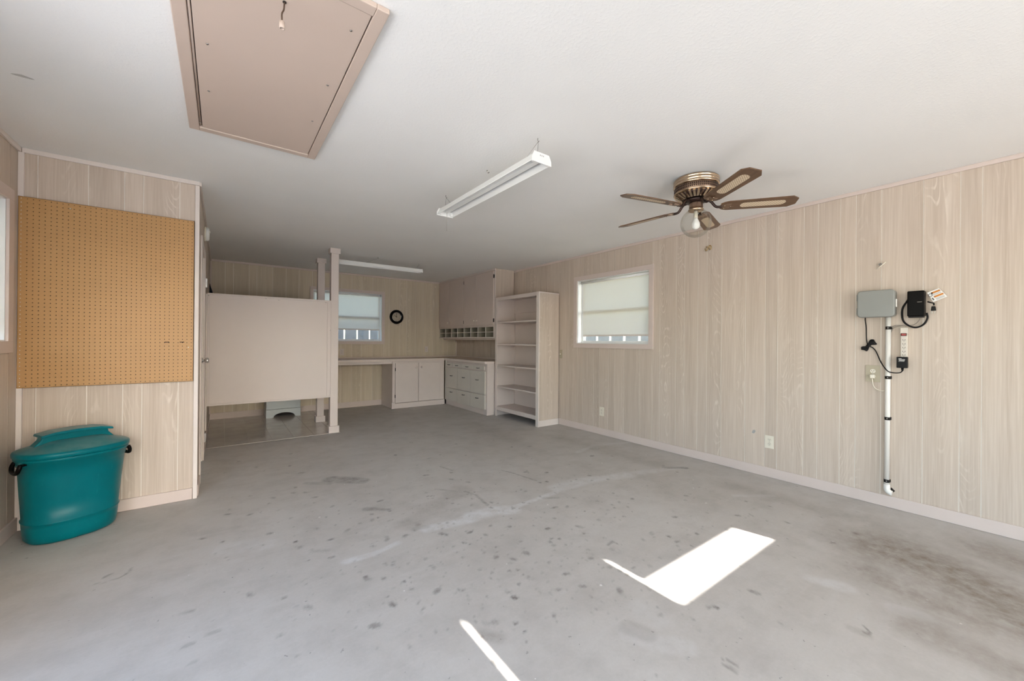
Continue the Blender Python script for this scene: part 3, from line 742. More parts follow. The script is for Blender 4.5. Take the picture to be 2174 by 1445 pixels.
# ------------------------------------------------------------------ counter and base cabinets
def knob(p, d, r, mat, parent, name='knob'):
    MB().lathe([(r*.45, 0), (r*.45, r*.5), (r, r*.7), (r*1.02, r*1.1), (r*.6, r*1.45), (0, r*1.5)], p, d, 16).build(name, mat, parent)
def hinge_plate(parent, c, mat): B('hinge', mat, parent, c[0]-.007, c[0]+.007, c[1]-.003, c[1]+.0005, c[2]-.028, c[2]+.028, bevel=.001)
YC, XC = 6.905, 3.500          # front planes of the back run and of the right run
CZ = .892
t = thing('countertop', (3.0, 7.2, CZ), 'L-shaped tan worktop with pale edge running along the back wall', 'countertop')
YE = 5.432
MB().prism([(1.27, YC-.018, .855), (XC-.018, YC-.018, .855), (XC-.018, YE+.02, .855), (XC+.10, YE-.0, .855), (XR-.001, YE, .855), (XR-.001, YB-.001, .855), (1.27, YB-.001, .855)], (0, 0, CZ-.855-.002)).build('slab', M['counter'], t)
ed = MB().box(1.27, XC-.036, YC-.036, YC-.0185, .850, CZ).build('front_edge', M['counter_edge'], t, .003)
MB().box(XC-.036, XC-.0185, YE+.03, YC-.0185, .850, CZ).build('front_edge', M['counter_edge'], t, .003)
MB().prism([(XC-.036, YE+.03, .850), (XC-.036, YE+.006, .850), (XC-.010, YE-.018, .850), (3.636, YE-.018, .850), (3.636, YE-.0005, .850), (XC-.004, YE-.0005, .850), (XC-.0185, YE+.014, .850), (XC-.0185, YE+.03, .850)], (0, 0, CZ-.850)).build('end_edge', M['counter_edge'], t, .003)
B('backsplash', M['counter_edge'], t, 1.27, XR-.015, YB-.013, YB-.001, CZ-.001, CZ+.022, bevel=.002)
B('side_splash', M['counter_edge'], t, XR-.013, XR-.001, YE+.02, YB-.016, CZ-.001, CZ+.022, bevel=.002)
t = thing('counter_apron', (1.87, YC, .80), 'long pale rail under the worktop over the knee space', 'rail')
B('apron_board', M['cab'], t, 1.27, 2.452, YC+.012, YC+.03, .806, .849, bevel=.002)
B('wall_cleat', M['cab'], t, 1.27, 2.45, YB-.022, YB-.001, .80, .849)

t = thing('base_cabinet', (2.97, 7.2, 0), 'beige two-door base cabinet under the back worktop', 'cabinet')
B('end_panel', M['cab'], t, 2.454, 2.472, YC, YB-.015, .0008, .853)
B('end_foot', M['cab'], t, 2.440, 2.50, YC-.010, YC+.012, .0008, .115, bevel=.004)
B('stile', M['cab'], t, 2.473, 2.50, YC, YC+.02, .116, .849)
B('stile', M['cab'], t, 3.378, 3.470, YC, YC+.02, .10, .849)
B('stile', M['cab'], t, 2.928, 2.953, YC+.002, YC+.02, .10, .812)
B('top_rail', M['cab'], t, 2.50, 3.378, YC, YC+.02, .812, .849)
B('kick_board', M['cab'], t, 2.5005, 3.485, YC-.004, YC+.012, .0008, .095, bevel=.003)
B('carcass', M['cab'], t, 2.4725, 3.46, YC+.0205, YB-.016, .096, .82)
for i, (a, b) in enumerate(((2.503, 2.936), (2.945, 3.374))):
    d = B('door', M['cab'], t, a, b, YC-.018, YC-.0005, .104, .817, bevel=.004)
    kx = b-.05 if i == 0 else a+.05
    knob((kx, YC-.0185, .735), (0, -1, 0), .019, M['cab'], d)
for z in (.705, .225): hinge_plate(t, (2.4985, YC-.019, z), M['black_metal']); hinge_plate(t, (3.381, YC-.0195, z), M['cab'])

t = thing('drawer_cabinet', (3.77, 6.2, 0), 'beige cabinet with ten small drawers under the right worktop', 'cabinet')
B('end_panel', M['cab'], t, XC+.012, XR-.002, YE, YE+.018, .0008, .849, bevel=.003)
B('carcass', M['cab'], t, XC+.022, XR-.002, YE+.0185, YC+.05, .09, .845)
fr = MB(); fr.box(XC+.012, XC+.0215, YE+.0185, YC-.03, .083, .849); fr.build('face_frame', M['cab'], t)
B('kick_board', M['cab'], t, XC+.016, XC+.0215, YE+.0185, YC-.01, .0008, .082)
B('corner_stile', M['drawer'], t, XC-.012, XC+.0215, YC-.032, YC-.006, .10, .849)
def drawer(y0, y1, z0, z1, zh):
    d = B('drawer', M['drawer'], t, XC-.010, XC+.0115, y0, y1, z0, z1, bevel=.002)
    c = (y0+y1)/2
    hb = MB().tube(smooth_path([(XC-.010, c-.038, zh), (XC-.026, c-.032, zh), (XC-.030, c, zh-.004), (XC-.026, c+.032, zh), (XC-.010, c+.038, zh)], 4), .0045, 8)
    hb.build('pull_handle', M['black_metal'], d)
ys = [5.495, 5.858, 6.240, 6.608, 6.868]
for a, b in zip(ys[:-1], ys[1:]): drawer(a+.003, b-.003, .742, .806, .772)
ys = [5.470, 5.940, 6.405, 6.868]
for a, b in zip(ys[:-1], ys[1:]): drawer(a+.002, b-.002, .338, .722, .570); drawer(a+.002, b-.002, .088, .326, .262)

# ------------------------------------------------------------------ wall cabinet with pigeonholes
def wall_cabinet():
    xf, y0, y1, zb = 3.648, YE-.008, YB-.002, 1.278
    t = thing('wall_cabinet', (3.85, 6.45, zb), 'tall beige wall cabinet with pigeonholes hung over the right worktop', 'cabinet')
    xb = XR-.0165
    B('end_panel', M['plank'], t, xf+.012, xb, y0, y0+.014, zb+.01, H-.001)
    B('end_stile', M['cab'], t, xf, xf+.0115, y0-.003, y0+.03, zb, H-.0305)
    B('carcass', M['cab_door'], t, xf+.0125, xb, y0+.0145, y1-.001, 1.487, H-.002)
    B('face_frame', M['cab_door'], t, xf+.002, xf+.012, y0+.0305, y1-.001, 1.487, H-.03)
    B('crown_rail', M['cab'], t, xf-.012, xf+.012, y0-.010, y1, H-.030, H-.0008, bevel=.003)
    B('bottom_board', M['trim_light'], t, xf, xb, y0+.0145, y1-.001, zb, zb+.018, bevel=.002)
    B('light_rail', M['counter_edge'], t, xf+.09, xf+.11, y0+.02, y1-.02, zb-.03, zb-.0005)
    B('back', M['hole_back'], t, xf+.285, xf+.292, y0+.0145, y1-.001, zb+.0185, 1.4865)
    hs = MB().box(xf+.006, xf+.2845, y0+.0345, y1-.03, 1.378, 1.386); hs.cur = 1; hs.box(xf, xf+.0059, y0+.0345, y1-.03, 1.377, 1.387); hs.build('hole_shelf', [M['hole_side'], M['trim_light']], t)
    B('top_rail', M['cab_door'], t, xf+.0005, xf+.0118, y0+.0345, y1-.03, 1.468, 1.4865)
    n = 8; a, b = y0+.034, y1-.03
    for i in range(n+1):
        y = a+(b-a)*i/n
        for q0, q1 in ((zb+.0185, 1.3775), (1.3865, 1.4675)):
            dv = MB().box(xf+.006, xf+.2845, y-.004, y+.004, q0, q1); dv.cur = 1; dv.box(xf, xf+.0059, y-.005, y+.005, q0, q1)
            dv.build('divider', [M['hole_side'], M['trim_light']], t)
    ds = [(5.452, 6.005, 6.07-.0, 0), (6.013, 6.443, 0, 0), (6.455, 7.022, 0, 0), (7.030, y1-.028, 0, 0)]
    for i, (p, q, _, _) in enumerate(ds):
        d = B('door', M['cab_door'], t, xf-.016, xf+.0015, p, q, 1.503, 2.395, bevel=.003)
        ky = q-.045 if i % 2 == 0 else p+.045
        knob((xf-.0165, ky, 1.585), (-1, 0, 0), .014, M['pull_wood'], d)
    for y in (5.446, 6.449):
        for z in (2.31, 1.575): B('hinge', M['black_metal'], t, xf-.018, xf+.0005, y-.006, y+.006, z-.03, z+.03, bevel=.001)
wall_cabinet()

# ------------------------------------------------------------------ bookcase
def bookcase():
    xf, xb, y0, y1, h = 3.640, XR-.0145, 4.292, 5.392, 1.945
    t = thing('bookcase', ((xf+xb)/2, (y0+y1)/2, 0), 'tall empty beige bookcase with five shelves against the right wall', 'bookcase')
    B('side_panel', M['plank'], t, xf+.0205, xb, y0, y0+.016, .088, h-.0185, bevel=.001)
    B('side_base', M['trim_light'], t, xf+.0205, xb, y0-.006, y0+.016, .0008, .0875, bevel=.002)
    B('side_panel', M['cab'], t, xf+.0205, xb, y1-.016, y1, .0008, h-.0185)
    B('face_stile', M['trim_light'], t, xf, xf+.020, y0-.006, y0+.052, .0008, h-.001, bevel=.002)
    B('face_stile', M['cab'], t, xf, xf+.020, y1-.052, y1, .0008, h-.001, bevel=.002)
    B('top_rail', M['cab'], t, xf+.0005, xf+.0198, y0+.0525, y1-.0525, 1.888, h-.001, bevel=.002)
    B('bottom_rail', M['cab'], t, xf+.0005, xf+.0198, y0+.0525, y1-.0525, .098, .158, bevel=.002)
    B('top', M['cab'], t, xf+.0205, xb, y0-.003, y1, h-.018, h, bevel=.001)
    B('back', M['cab'], t, xb-.008, xb, y0+.0165, y1-.0165, .16, 1.75)
    B('back_rail', M['cab'], t, xb-.026, xb-.0085, y0+.0165, y1-.0165, 1.70, h-.0185, bevel=.002)
    for z in (1.54, 1.184, .838, .492): B('shelf', M['cab'], t, xf+.006, xb-.0085, y0+.0165, y1-.0165, z-.020, z, bevel=.002) if False else MB().box(xf+.0205, xb-.0085, y0+.0165, y1-.0165, z-.020, z).box(xf+.004, xf+.0205, y0+.0525, y1-.0525, z-.020, z).build('shelf', M['cab'], t)
    B('shelf', M['cab'], t, xf+.0205, xb-.0085, y0+.0165, y1-.0165, .140, .158)
    for yy in (y0+.0165, y1-.0275): B('corner_post', M['cab'], t, xb-.019, xb-.0085, yy, yy+.011, .159, 1.699)
bookcase()

# ------------------------------------------------------------------ clock, outlets and plates
def clock():
    c = at('y', YB, 841.5, 672.5); t = thing('wall_clock', (c.x, YB, c.z), 'round wall clock with black rim on the back wall', 'clock')
    c = Vector((c.x, YB-.0006, c.z)); ax = (0, -1, 0)
    MB().lathe([(.128, 0), (.136, .008), (.134, .020), (.128, .026), (.120, .030), (.094, .026), (.090, .018), (.090, .010)], c, ax, 48, caps=False).build('rim', M['black_gloss'], t)
    MB().lathe([(.139, .0), (.140, .006), (.135, .010)], c, ax, 48, caps=False).build('outer_band', M['chrome'], t)
    MB().lathe([(.0905, .012), (.0905, .021), (.086, .021), (.086, .012)], c, ax, 48, caps=False).build('inner_band', M['chrome'], t)
    MB().lathe([(.0899, .0005), (.0899, .012)], c, ax, 40).build('face', M['clock_face'], t)
    nm = MB()
    for h in range(12):
        a = h*PI/6
        cu = bpy.data.curves.new('num', 'FONT'); cu.body = str(12 if h == 0 else h); cu.size = .030; cu.align_x = 'CENTER'; cu.align_y = 'CENTER'
        ob = bpy.data.objects.new('num', cu); COL.objects.link(ob)
        bpy.context.view_layer.update(); dg = bpy.context.evaluated_depsgraph_get(); me = bpy.data.meshes.new_from_object(ob.evaluated_get(dg))
        px, pz = c.x+.068*math.sin(a), c.z+.068*math.cos(a)
        nm.add([(px+v.co.x, c.y-.0128, pz+v.co.y) for v in me.vertices], [tuple(p.vertices) for p in me.polygons])
        bpy.data.objects.remove(ob); bpy.data.curves.remove(cu); bpy.data.meshes.remove(me)
    nm.build('numerals', M['ink'], t)
    MB().obox((c.x, c.y-.015, c.z+.030), (1, 0, 0), (0, 1, 0), (0, 0, 1), .0032, .0008, .040).build('minute_hand', M['black'], t)
    a = math.radians(-60); d = Vector((math.sin(a), 0, math.cos(a))); q = Vector((math.cos(a), 0, -math.sin(a)))
    MB().obox(c+Vector((0, -.0165, 0))+d*.020, q, (0, 1, 0), d, .0036, .0006, .030).build('hour_hand', M['black'], t)
    MB().lathe([(.006, .012), (.006, .019), (0, .020)], c, ax, 12).build('hub', M['black'], t)
    MB().lathe([(.089, .0245), (.06, .0268), (.03, .0278), (0, .028)], c, ax, 40, caps=False).build('crystal', M['glass'], t)
clock()

def outlet(ax, face, s, c, label, plate, faces=('socket', 'socket'), pw=.072, ph=.116, mat2=None):
    """s = direction into the room; c = centre (a, z); duplex outlet with two sockets"""
    a, z = c
    t = thing('wall_outlet', (face, a, z) if ax == 'x' else (a, face, z), label, 'outlet')
    def P(da, d, dz): return Vector((face+s*d, a+da, z+dz)) if ax == 'x' else Vector((a+da, face+s*d, z+dz))
    A = Vector((0, 1, 0)) if ax == 'x' else Vector((1, 0, 0)); N = Vector((s, 0, 0)) if ax == 'x' else Vector((0, s, 0)); Z = Vector((0, 0, 1))
    MB().obox(P(0, .0034, 0), A, N, Z, pw/2, .003, ph/2).build('plate', plate, t, .0015)
    for dz in (.0195, -.0195):
        sk = MB().lathe([(.0165, .0062), (.0165, .0085), (.0150, .0092)], P(0, 0, dz), N, 16).build('socket', mat2 or plate, t)
        hl = MB(); hl.obox(P(-.006, .0094, dz+.004), A, N, Z, .0013, .0004, .004); hl.obox(P(.006, .0094, dz+.004), A, N, Z, .0013, .0004, .0035); hl.obox(P(0, .0094, dz-.007), A, N, Z, .002, .0004, .0022)
        hl.build('slots', M['dark'], sk)
    MB().lathe([(.003, .0065), (.003, .0085), (0, .009)], P(0, 0, 0), N, 8).build('screw', M['steel'], t)
    return t
outlet('x', XR, -1, (1.491, .322), 'ivory outlet low on the right wall nearest the camera', M['cream'])
outlet('x', XR, -1, (3.470, .308), 'small ivory outlet low on the right wall below the window', M['cream'])
outlet('y', YB, -1, (3.362, 1.051), 'outlet on the back wall to the right of the clock', M['cab'])
outlet('y', YB, -1, (1.735, 1.010), 'outlet on the back wall just right of the near post', M['cab'])
duplex = outlet('x', XR, -1, (.781, 1.000), 'large ivory outlet with a plug beside the white conduit', M['ivory'], pw=.086, ph=.128, mat2=M['cream'])
t = thing('wall_plate', (XR, 4.262, 1.04), 'slim beige plate on the right wall tucked beside the bookcase', 'plate')
B('plate', M['ivory'], t, XR-.0065, XR-.0004, 4.228, 4.282, .98, 1.11, bevel=.002)
B('toggle', M['cream'], t, XR-.018, XR-.0066, 4.256, 4.264, 1.035, 1.055, bevel=.002)

# ------------------------------------------------------------------ gear on the right wall
X1 = XR
def wpt(px, py, d=0.0): return at('x', XR-d, px, py)
# grey enclosure
a, b = wpt(1819, 645, .085), wpt(1899.5, 645, .085); zt, zb = wpt(1860, 615.5, .085).z, wpt(1860, 673, .085).z
t = thing('control_box', (XR, (a.y+b.y)/2, zb), 'grey rounded plastic control box on top of the white conduit', 'box')
def rrect(y0, y1, z0, z1, r, x, n=5):
    out = []
    for cyy, czz, s in ((y1-r, z1-r, 0), (y0+r, z1-r, 1), (y0+r, z0+r, 2), (y1-r, z0+r, 3)):
        for k in range(n+1):
            an = s*PI/2+k*PI/2/n; out.append((x, cyy+r*math.cos(an), czz+r*math.sin(an)))
    return out
yy0, yy1 = b.y, a.y
MB().prism(rrect(yy0+.002, yy1-.002, zb+.002, zt-.002, .022, XR-.0006), (-.046, 0, 0), True).build('back_shell', M['grey_box'], t, .002)
MB().prism(rrect(yy0, yy1, zb, zt, .026, XR-.048), (-.037, 0, 0), True).build('lid', M['grey_box'], t, .009, 4)
B('latch', M['pvc'], t, XR-.062, XR-.036, yy0-.007, yy0-.0006, (zt+zb)/2-.03, (zt+zb)/2+.03, bevel=.002)
for z in (zt-.05, zb+.05): B('hinge', M['grey_box'], t, XR-.060, XR-.036, yy1+.0006, yy1+.008, z-.025, z+.025, bevel=.002)
gy0, gz0 = (yy0+yy1)/2, zb
# white conduit under it
cx_ = XR-.020; pc = wpt(1886, 700, .02); pb = wpt(1882.5, 1036, .02)
t = thing('conduit_pipe', (cx_, pb.y, pb.z), 'white plastic conduit running down the right wall from the grey box', 'pipe')
MB().tube([(cx_, pc.y, gz0-.0008), (cx_, pb.y, pb.z+.035)], .0155, 16).build('tube', M['pvc'], t)
arc = [(cx_+.0-.0*k, pb.y-.030*(1-math.cos(k*PI/12)), pb.z+.0-.030*math.sin(k*PI/12)+.0) for k in range(7)]
MB().tube([(cx_, pb.y, pb.z+.0345), (cx_, pb.y, pb.z)] + arc[1:], .0190, 16).build('elbow', M['pvc'], t)
B('coupling', M['pvc'], t, cx_-.001, cx_+.001, pb.y-.001, pb.y+.001, pb.z+.036, pb.z+.05) if False else MB().lathe([(.0165, .036), (.0165, .058)], (cx_, pb.y, pb.z), (0, 0, 1), 18).build('coupling', M['pvc'], t)
for py in (696, 801, 888, 1020.5):
    z = wpt(1885, py, .02).z; yb_ = pb.y+(pc.y-pb.y)*(z-pb.z)/(pc.z-pb.z)
    st = MB().lathe([(.0158, -.011), (.0172, -.011), (.0172, .011), (.0158, .011)], (cx_, yb_, z), (0, 0, 1), 18, caps=False)
    st.box(XR-.004, XR-.0006, yb_-.019, yb_+.019, z-.011, z+.011); s_ = st.build('strap', M['black_metal'], t)
    MB().lathe([(.005, 0), (.005, .003), (0, .004)], (cx_-.0174, yb_, z), (-1, 0, 0), 8).build('screw', M['steel'], s_)
hp = wpt(1896, 1041)
t = tag(MB().prism([(XR-.0012, hp.y-.012, hp.z), (XR-.0012, hp.y+.010, hp.z+.022), (XR-.0012, hp.y+.016, hp.z-.004), (XR-.0012, hp.y+.002, hp.z-.016)], (.0008, 0, 0)).build('wall_hole', M['dark'], None), 'ragged dark hole in the panelling beside the conduit elbow', 'hole')
# black transformer
a, b = wpt(1925.7, 640, .075), wpt(1962.3, 640, .075); zt, zb = wpt(1944, 617, .075).z, wpt(1944, 671, .075).z
t = thing('transformer_box', (XR, (a.y+b.y)/2, zb), 'black box transformer on the right wall beside the grey control box', 'transformer')
MB().box(XR-.075, XR-.0006, b.y, a.y, zb, zt).build('case', M['black_gloss'], t, .006, 3)
B('bottom_lip', M['black'], t, XR-.070, XR-.01, b.y+.006, a.y-.006, zb-.008, zb-.0002)
lp = MB(); lp.obox((XR-.0757, (a.y+b.y)/2-.02, (zt+zb)/2+.01), (0, 1, 0), (1, 0, 0), (0, 0, 1), .012, .0003, .0016); lp.build('face_print', M['grey_wire'], t)
loop = smooth_path([wpt(1928, 636, .03), wpt(1916, 655, .02), wpt(1917, 679, .015), wpt(1930.5, 691.5, .012), wpt(1946.4, 694.6, .012), wpt(1961, 688, .014), wpt(1969, 675, .02), wpt(1967.5, 664, .03)], 6)
MB().tube(loop, .0058, 10).build('power_cord', M['black'], t)
for pts in ([(1891.5, 695, .012), (1902, 691, .008), (1924, 691, .008), (1940, 689.5, .010), (1951, 680.7, .02), (1954, 671.5, .04)], [(1891.5, 705, .012), (1897, 696, .008), (1911, 692, .006), (1926, 690, .007)]):
    MB().tube(smooth_path([wpt(*p) for p in pts], 5), .0028, 8).build('signal_wire', M['grey_wire'], t)
# card tag and plug hanging by the transformer
q = [wpt(*p, .03) for p in ((1967.9, 621), (1993.4, 611.5), (2011.4, 629), (1981.4, 641))]
t = thing('warning_card', q[0], 'white warning card with orange bands hanging by the black transformer', 'tag')
MB().prism(q, (.0012, 0, 0)).build('card', M['paper'], t)
def on_card(u, v, d=.0006):   # u along the long side, v down
    top = q[0].lerp(q[1], u); bot = q[3].lerp(q[2], u); return top.lerp(bot, v) + Vector((-d, 0, 0))
def card_quad(mb, u0, u1, v0, v1): mb.prism([on_card(u0, v0), on_card(u1, v0), on_card(u1, v1), on_card(u0, v1)], (.0004, 0, 0))
mb = MB(); card_quad(mb, .25, .95, .12, .28); card_quad(mb, .25, .95, .52, .68); mb.build('orange_band', M['orange'], t)
mb = MB(); [card_quad(mb, .28, .90, v, v+.035) for v in (.34, .41, .75, .82, .89)]; mb.build('small_print', M['faint_ink'], t)
mb = MB(); card_quad(mb, .25, .36, .13, .27); card_quad(mb, .25, .36, .53, .67); card_quad(mb, .06, .16, .62, .85); mb.build('symbols', M['ink'], t)
ic = on_card(.11, .33); MB().lathe([(.011, 0), (.011, .0006), (.008, .0006), (.008, 0)], ic, (-1, 0, 0), 16, caps=False).build('round_symbol', M['ink'], t)
pp = [wpt(*p, .03) for p in ((1969, 640), (1976, 642), (1982, 643.5), (1982.5, 648))]
t = thing('loose_plug', wpt(1982, 655, .03), 'black two-pin plug hanging loose under the warning card', 'plug')
MB().tube(smooth_path(pp, 4), .0045, 8).build('lead', M['black'], t)
c = wpt(1981.8, 654.5, .03)
MB().prism([(c.x-.008, c.y-.009, c.z+.016), (c.x-.008, c.y+.009, c.z+.016), (c.x-.008, c.y+.013, c.z-.016), (c.x-.008, c.y-.013, c.z-.016)], (.016, 0, 0)).build('body', M['black'], t, .003)
for dy in (-.0065, .0065): B('prong', M['steel'], t, c.x-.003, c.x+.003, c.y+dy-.0012, c.y+dy+.0012, c.z-.034, c.z-.0165)
# power strip
a, b = wpt(1911.2, 725, .03), wpt(1927, 725, .03); zt = wpt(1919, 695, .03).z; zb = wpt(1917, 768, .03).z
t = thing('power_strip', (XR, (a.y+b.y)/2, zb), 'beige power strip with red switch fixed upright on the right wall', 'power strip')
B('body', M['strip'], t, XR-.030, XR-.0006, b.y+.001, a.y-.001, zb, zt-.05, bevel=.004)
B('head', M['strip'], t, XR-.036, XR-.0006, b.y-.001, a.y+.001, zt-.0495, zt, bevel=.004)
sz_ = wpt(1919, 710, .036).z; cyy = (a.y+b.y)/2
sw = B('switch_rocker', M['red'], t, XR-.0405, XR-.0362, cyy-.013, cyy+.013, sz_-.0075, sz_+.0075, bevel=.002)
B('switch_bezel', M['black'], t, XR-.0372, XR-.0361, cyy-.0155, cyy+.0155, sz_-.0098, sz_+.0098)
for py in (722, 730.5, 738.5, 746.5, 754):
    z = wpt(1918.5, py, .03).z; h_ = MB()
    for dy, dz, hy, hz in ((-.006, .003, .0014, .0035), (.006, .003, .0014, .0035), (0, -.0055, .0018, .0018)): h_.box(XR-.0306, XR-.0301, cyy+dy-hy, cyy+dy+hy, z+dz-hz, z+dz+hz)
    h_.build('socket', M['dark'], t)
# wall adapter in the strip with its cord up to the grey box
a, b = wpt(1903, 769, .075), wpt(1926, 769, .075); zt, zb = wpt(1915, 757.5, .075).z, wpt(1915, 781, .075).z
t = thing('power_adapter', (XR-.05, (a.y+b.y)/2, zb), 'black adapter plugged into the bottom of the beige power strip', 'adapter')
MB().box(XR-.075, XR-.0312, b.y, a.y, zb, zt).build('case', M['black'], t, .004, 3)
mb = MB()
for k, (u0, u1) in enumerate(((.2, .48), (.2, .8), (.26, .78), (.2, .74))):
    z = zt-.012-.0062*k; mb.box(XR-.0756, XR-.0752, a.y-(a.y-b.y)*u1, a.y-(a.y-b.y)*u0, z-.0016, z+.0016)
mb.build('label_print', M['pale_ink'], t)
cyy = (a.y+b.y)/2
MB().lathe([(.008, 0), (.006, .016), (.0045, .022)], (XR-.05, cyy, zb-.0002), (0, 0, -1), 12).build('strain_relief', M['black'], t)
cd = smooth_path([(XR-.05, cyy, zb-.022), wpt(1909.8, 791, .042), wpt(1895.5, 791, .043), wpt(1882.8, 785.8, .042), wpt(1870, 768, .02), wpt(1860.5, 747, .01), wpt(1853, 738, .012), wpt(1845, 734, .012), wpt(1841, 728, .012), wpt(1839.5, 715, .01), wpt(1839, 695, .012), wpt(1837, 680, .03), (XR-.04, wpt(1837, 674, .04).y, gz0-.001)], 5)
MB().tube(cd, .0036, 8).build('cord', M['black'], t)
p, q_ = wpt(1831, 743, .014), wpt(1857, 722.5, .014); dv = q_-p; nv = Vector((0, -dv.z, dv.y)).normalized()
bd = MB()
for k in range(5):
    o = nv*((k-2)*.0065); w_ = nv*(.012+.002*k)
    bd.tube(smooth_path([p+dv*.03*k+o*.4, p+dv*.15+w_*.5+o, p+dv*.5+o*.5, p+dv*.85-w_*.6+o, p+dv*(1-.03*k)+o*.5, p+dv*.86+w_*.7+o, p+dv*.5-o*.5+nv*.003, p+dv*.16-w_*.5+o, p+dv*.03*k+o*.4], 4), .0034, 6)
bd.lathe([(.012, -.009), (.0125, .009)], p+dv*.5, dv, 12); bd.build('coiled_cord', M['black'], t)
# ivory plug and cord in the lower socket
o = wpt(1853.5, 804.5, .01)
t = thing('ivory_plug', (XR-.02, .781, .985), 'ivory plug and cord in the lower socket of the large outlet', 'plug')
B('plug_body', M['cream'], t, XR-.034, XR-.0102, .767, .795, .965, .993, bevel=.005)
MB().tube(smooth_path([(XR-.030, .781, .964), wpt(1854, 818, .03), wpt(1860, 825, .025), wpt(1870, 829, .02), wpt(1879, 829.5, .008)], 5), .0038, 8).build('cord', M['white_cord'], t)
# small hooks and pins on the panelling
for (px, py), lab in (((1499.5, 527.5), 'brass cup hook with an open side high on the right wall'), ((1507.3, 525), 'brass ring hook beside the open cup hook')):
    c = wpt(px, py, .014); t = thing('cup_hook', (XR, c.y, c.z), lab, 'hook', 'brass hooks high on the right wall')
    full = 'ring' in lab; n = 14; a0 = PI*.62; sp = 2*PI if full else 2*PI*.72
    pts = [(c.x, c.y+.0125*math.cos(a0+sp*k/n), c.z+.022*math.sin(a0+sp*k/n)) for k in range(n+1)]
    MB().tube(pts, .0038, 8).build('ring', M['brass'], t); MB().tube([(XR-.0006, c.y+.006, c.z+.018), (c.x, c.y+.006, c.z+.018)], .003, 8).build('shank', M['brass'], t)
p0_, p1_ = wpt(1861.5, 571.5, .012), wpt(1881, 555.5, .012)
t = thing('wall_pin', (XR, p0_.y, p0_.z), 'thin slanted metal pin with a loop above the grey control box', 'pin')
MB().tube([p0_, p1_], .0035, 8).build('rod', M['cream'], t)
c = wpt(1869, 561, .006); MB().lathe([(.010, 0), (.010, .012), (.007, .012), (.007, 0)], (XR-.0006, c.y, c.z), (-1, 0, 0), 14, caps=False).build('loop', M['steel'], t)
c = wpt(1600, 916)
tag(MB().prism([(XR-.0012, c.y+.016, c.z-.012), (XR-.0012, c.y-.004, c.z-.016), (XR-.0012, c.y-.017, c.z+.006), (XR-.0012, c.y-.012, c.z+.020), (XR-.0012, c.y+.006, c.z+.016)], (.0009, 0, 0)).build('scuff_patch', M['faint_ink'], None), 'small grey scuff low on the right wall beside the outlet', 'scuff')

# ------------------------------------------------------------------ ceiling lights (shop fixtures hung on hooks)
def shop_light(name, ctr, along, L, wd, zt, label, hooks, chain=None):
    """ctr = centre (x, y); along = unit vector; open reflector with centre channel and two end caps"""
    a = Vector((*along, 0)); s = Vector((-a.y, a.x, 0)); c = Vector((*ctr, zt))
    t = thing(name, c, label, 'light', 'hanging shop lights')
    hw = wd/2
    prof = [(-hw, -.052), (-hw, -.046), (-.36*wd, -.004), (-.2*wd, .0), (.2*wd, .0), (.36*wd, -.004), (hw, -.046), (hw, -.052), (hw-.003, -.052), (hw-.004, -.047), (.35*wd, -.0075), (-.35*wd, -.0075), (-hw+.004, -.047), (-hw+.003, -.052)]
    MB().prism([c-a*(L/2)+s*u+Vector((0, 0, z)) for u, z in prof], a*L).build('reflector', M['white'], t)
    MB().prism([c-a*(L/2-.03)+s*u+Vector((0, 0, z)) for u, z in ((-.022, -.008), (.022, -.008), (.016, -.034), (-.016, -.034))], a*(L-.06)).build('ballast_channel', M['white'], t)
    MB().prism([c-a*(L/2-.05)+s*u+Vector((0, 0, z)) for u, z in ((-.0168, -.033), (-.0225, -.033), (-.0225, -.0085), (-.0222, -.0085))], a*(L-.10)).build('shadow_gap', M['faint_ink'], t)
    for e in (-1, 1):
        MB().prism([c+a*(e*(L/2+.0005))+s*u+Vector((0, 0, z)) for u, z in ((-hw-.003, -.056), (hw+.003, -.056), (hw+.003, -.030), (.40*wd, .004), (-.40*wd, .004), (-hw-.003, -.030))], a*(e*.006)).build('end_cap', M['white'], t, .001)
        for u in (-.36*wd, .36*wd): MB().obox(c+a*(e*(L/2-.012))+s*u+Vector((0, 0, -.036)), a, s, (0, 0, 1), .008, .010, .014).build('lamp_socket', M['white'], t, .002)
    mk = MB()
    for u in (-.012, 0, .012): mk.obox(c-a*(L/2+.0068)+s*u+Vector((0, 0, -.012)), a, s, (0, 0, 1), .0003, .0025, .004)
    mk.build('end_print', M['faint_ink'], t)
    for k, (hx, hy, e) in enumerate(hooks):
        top = Vector((hx, hy, H-.001)); m = c+a*e
        hk = MB().tube([top, top+Vector((0, 0, -.012)), top+Vector((.006, 0, -.020)), top+Vector((.010, 0, -.012))], .0022, 6).build('ceiling_hook', M['steel'], t)
        for sg in (-1, 1):
            MB().tube([top+Vector((.004, 0, -.018)), m+s*(sg*.30*wd)+Vector((0, 0, -.003))], .0011, 6).build('hanger_wire', M['steel'], hk)
    if chain: MB().tube([c+a*(L/2-.03)+Vector((0, 0, -.034)), c+a*(L/2-.03)+Vector((0, 0, -.034-chain))], .0011, 6).build('pull_cord', M['grey_wire'], t)
    return t
shop_light('shop_light', (1.478, 2.337), (0, 1), 1.215, .140, 2.312, 'near white shop light hanging from ceiling hooks', [(1.506, 1.795, -.52), (1.493, 2.965, .52)], .15)
t = thing('spare_hook', (1.503, 2.347, H), 'small dark spare hook in the ceiling above the near light', 'hook')
MB().tube([(1.503, 2.347, H-.001), (1.503, 2.347, H-.012), (1.512, 2.347, H-.018), (1.520, 2.347, H-.012)], .003, 8).build('hook_wire', M['steel'], t)
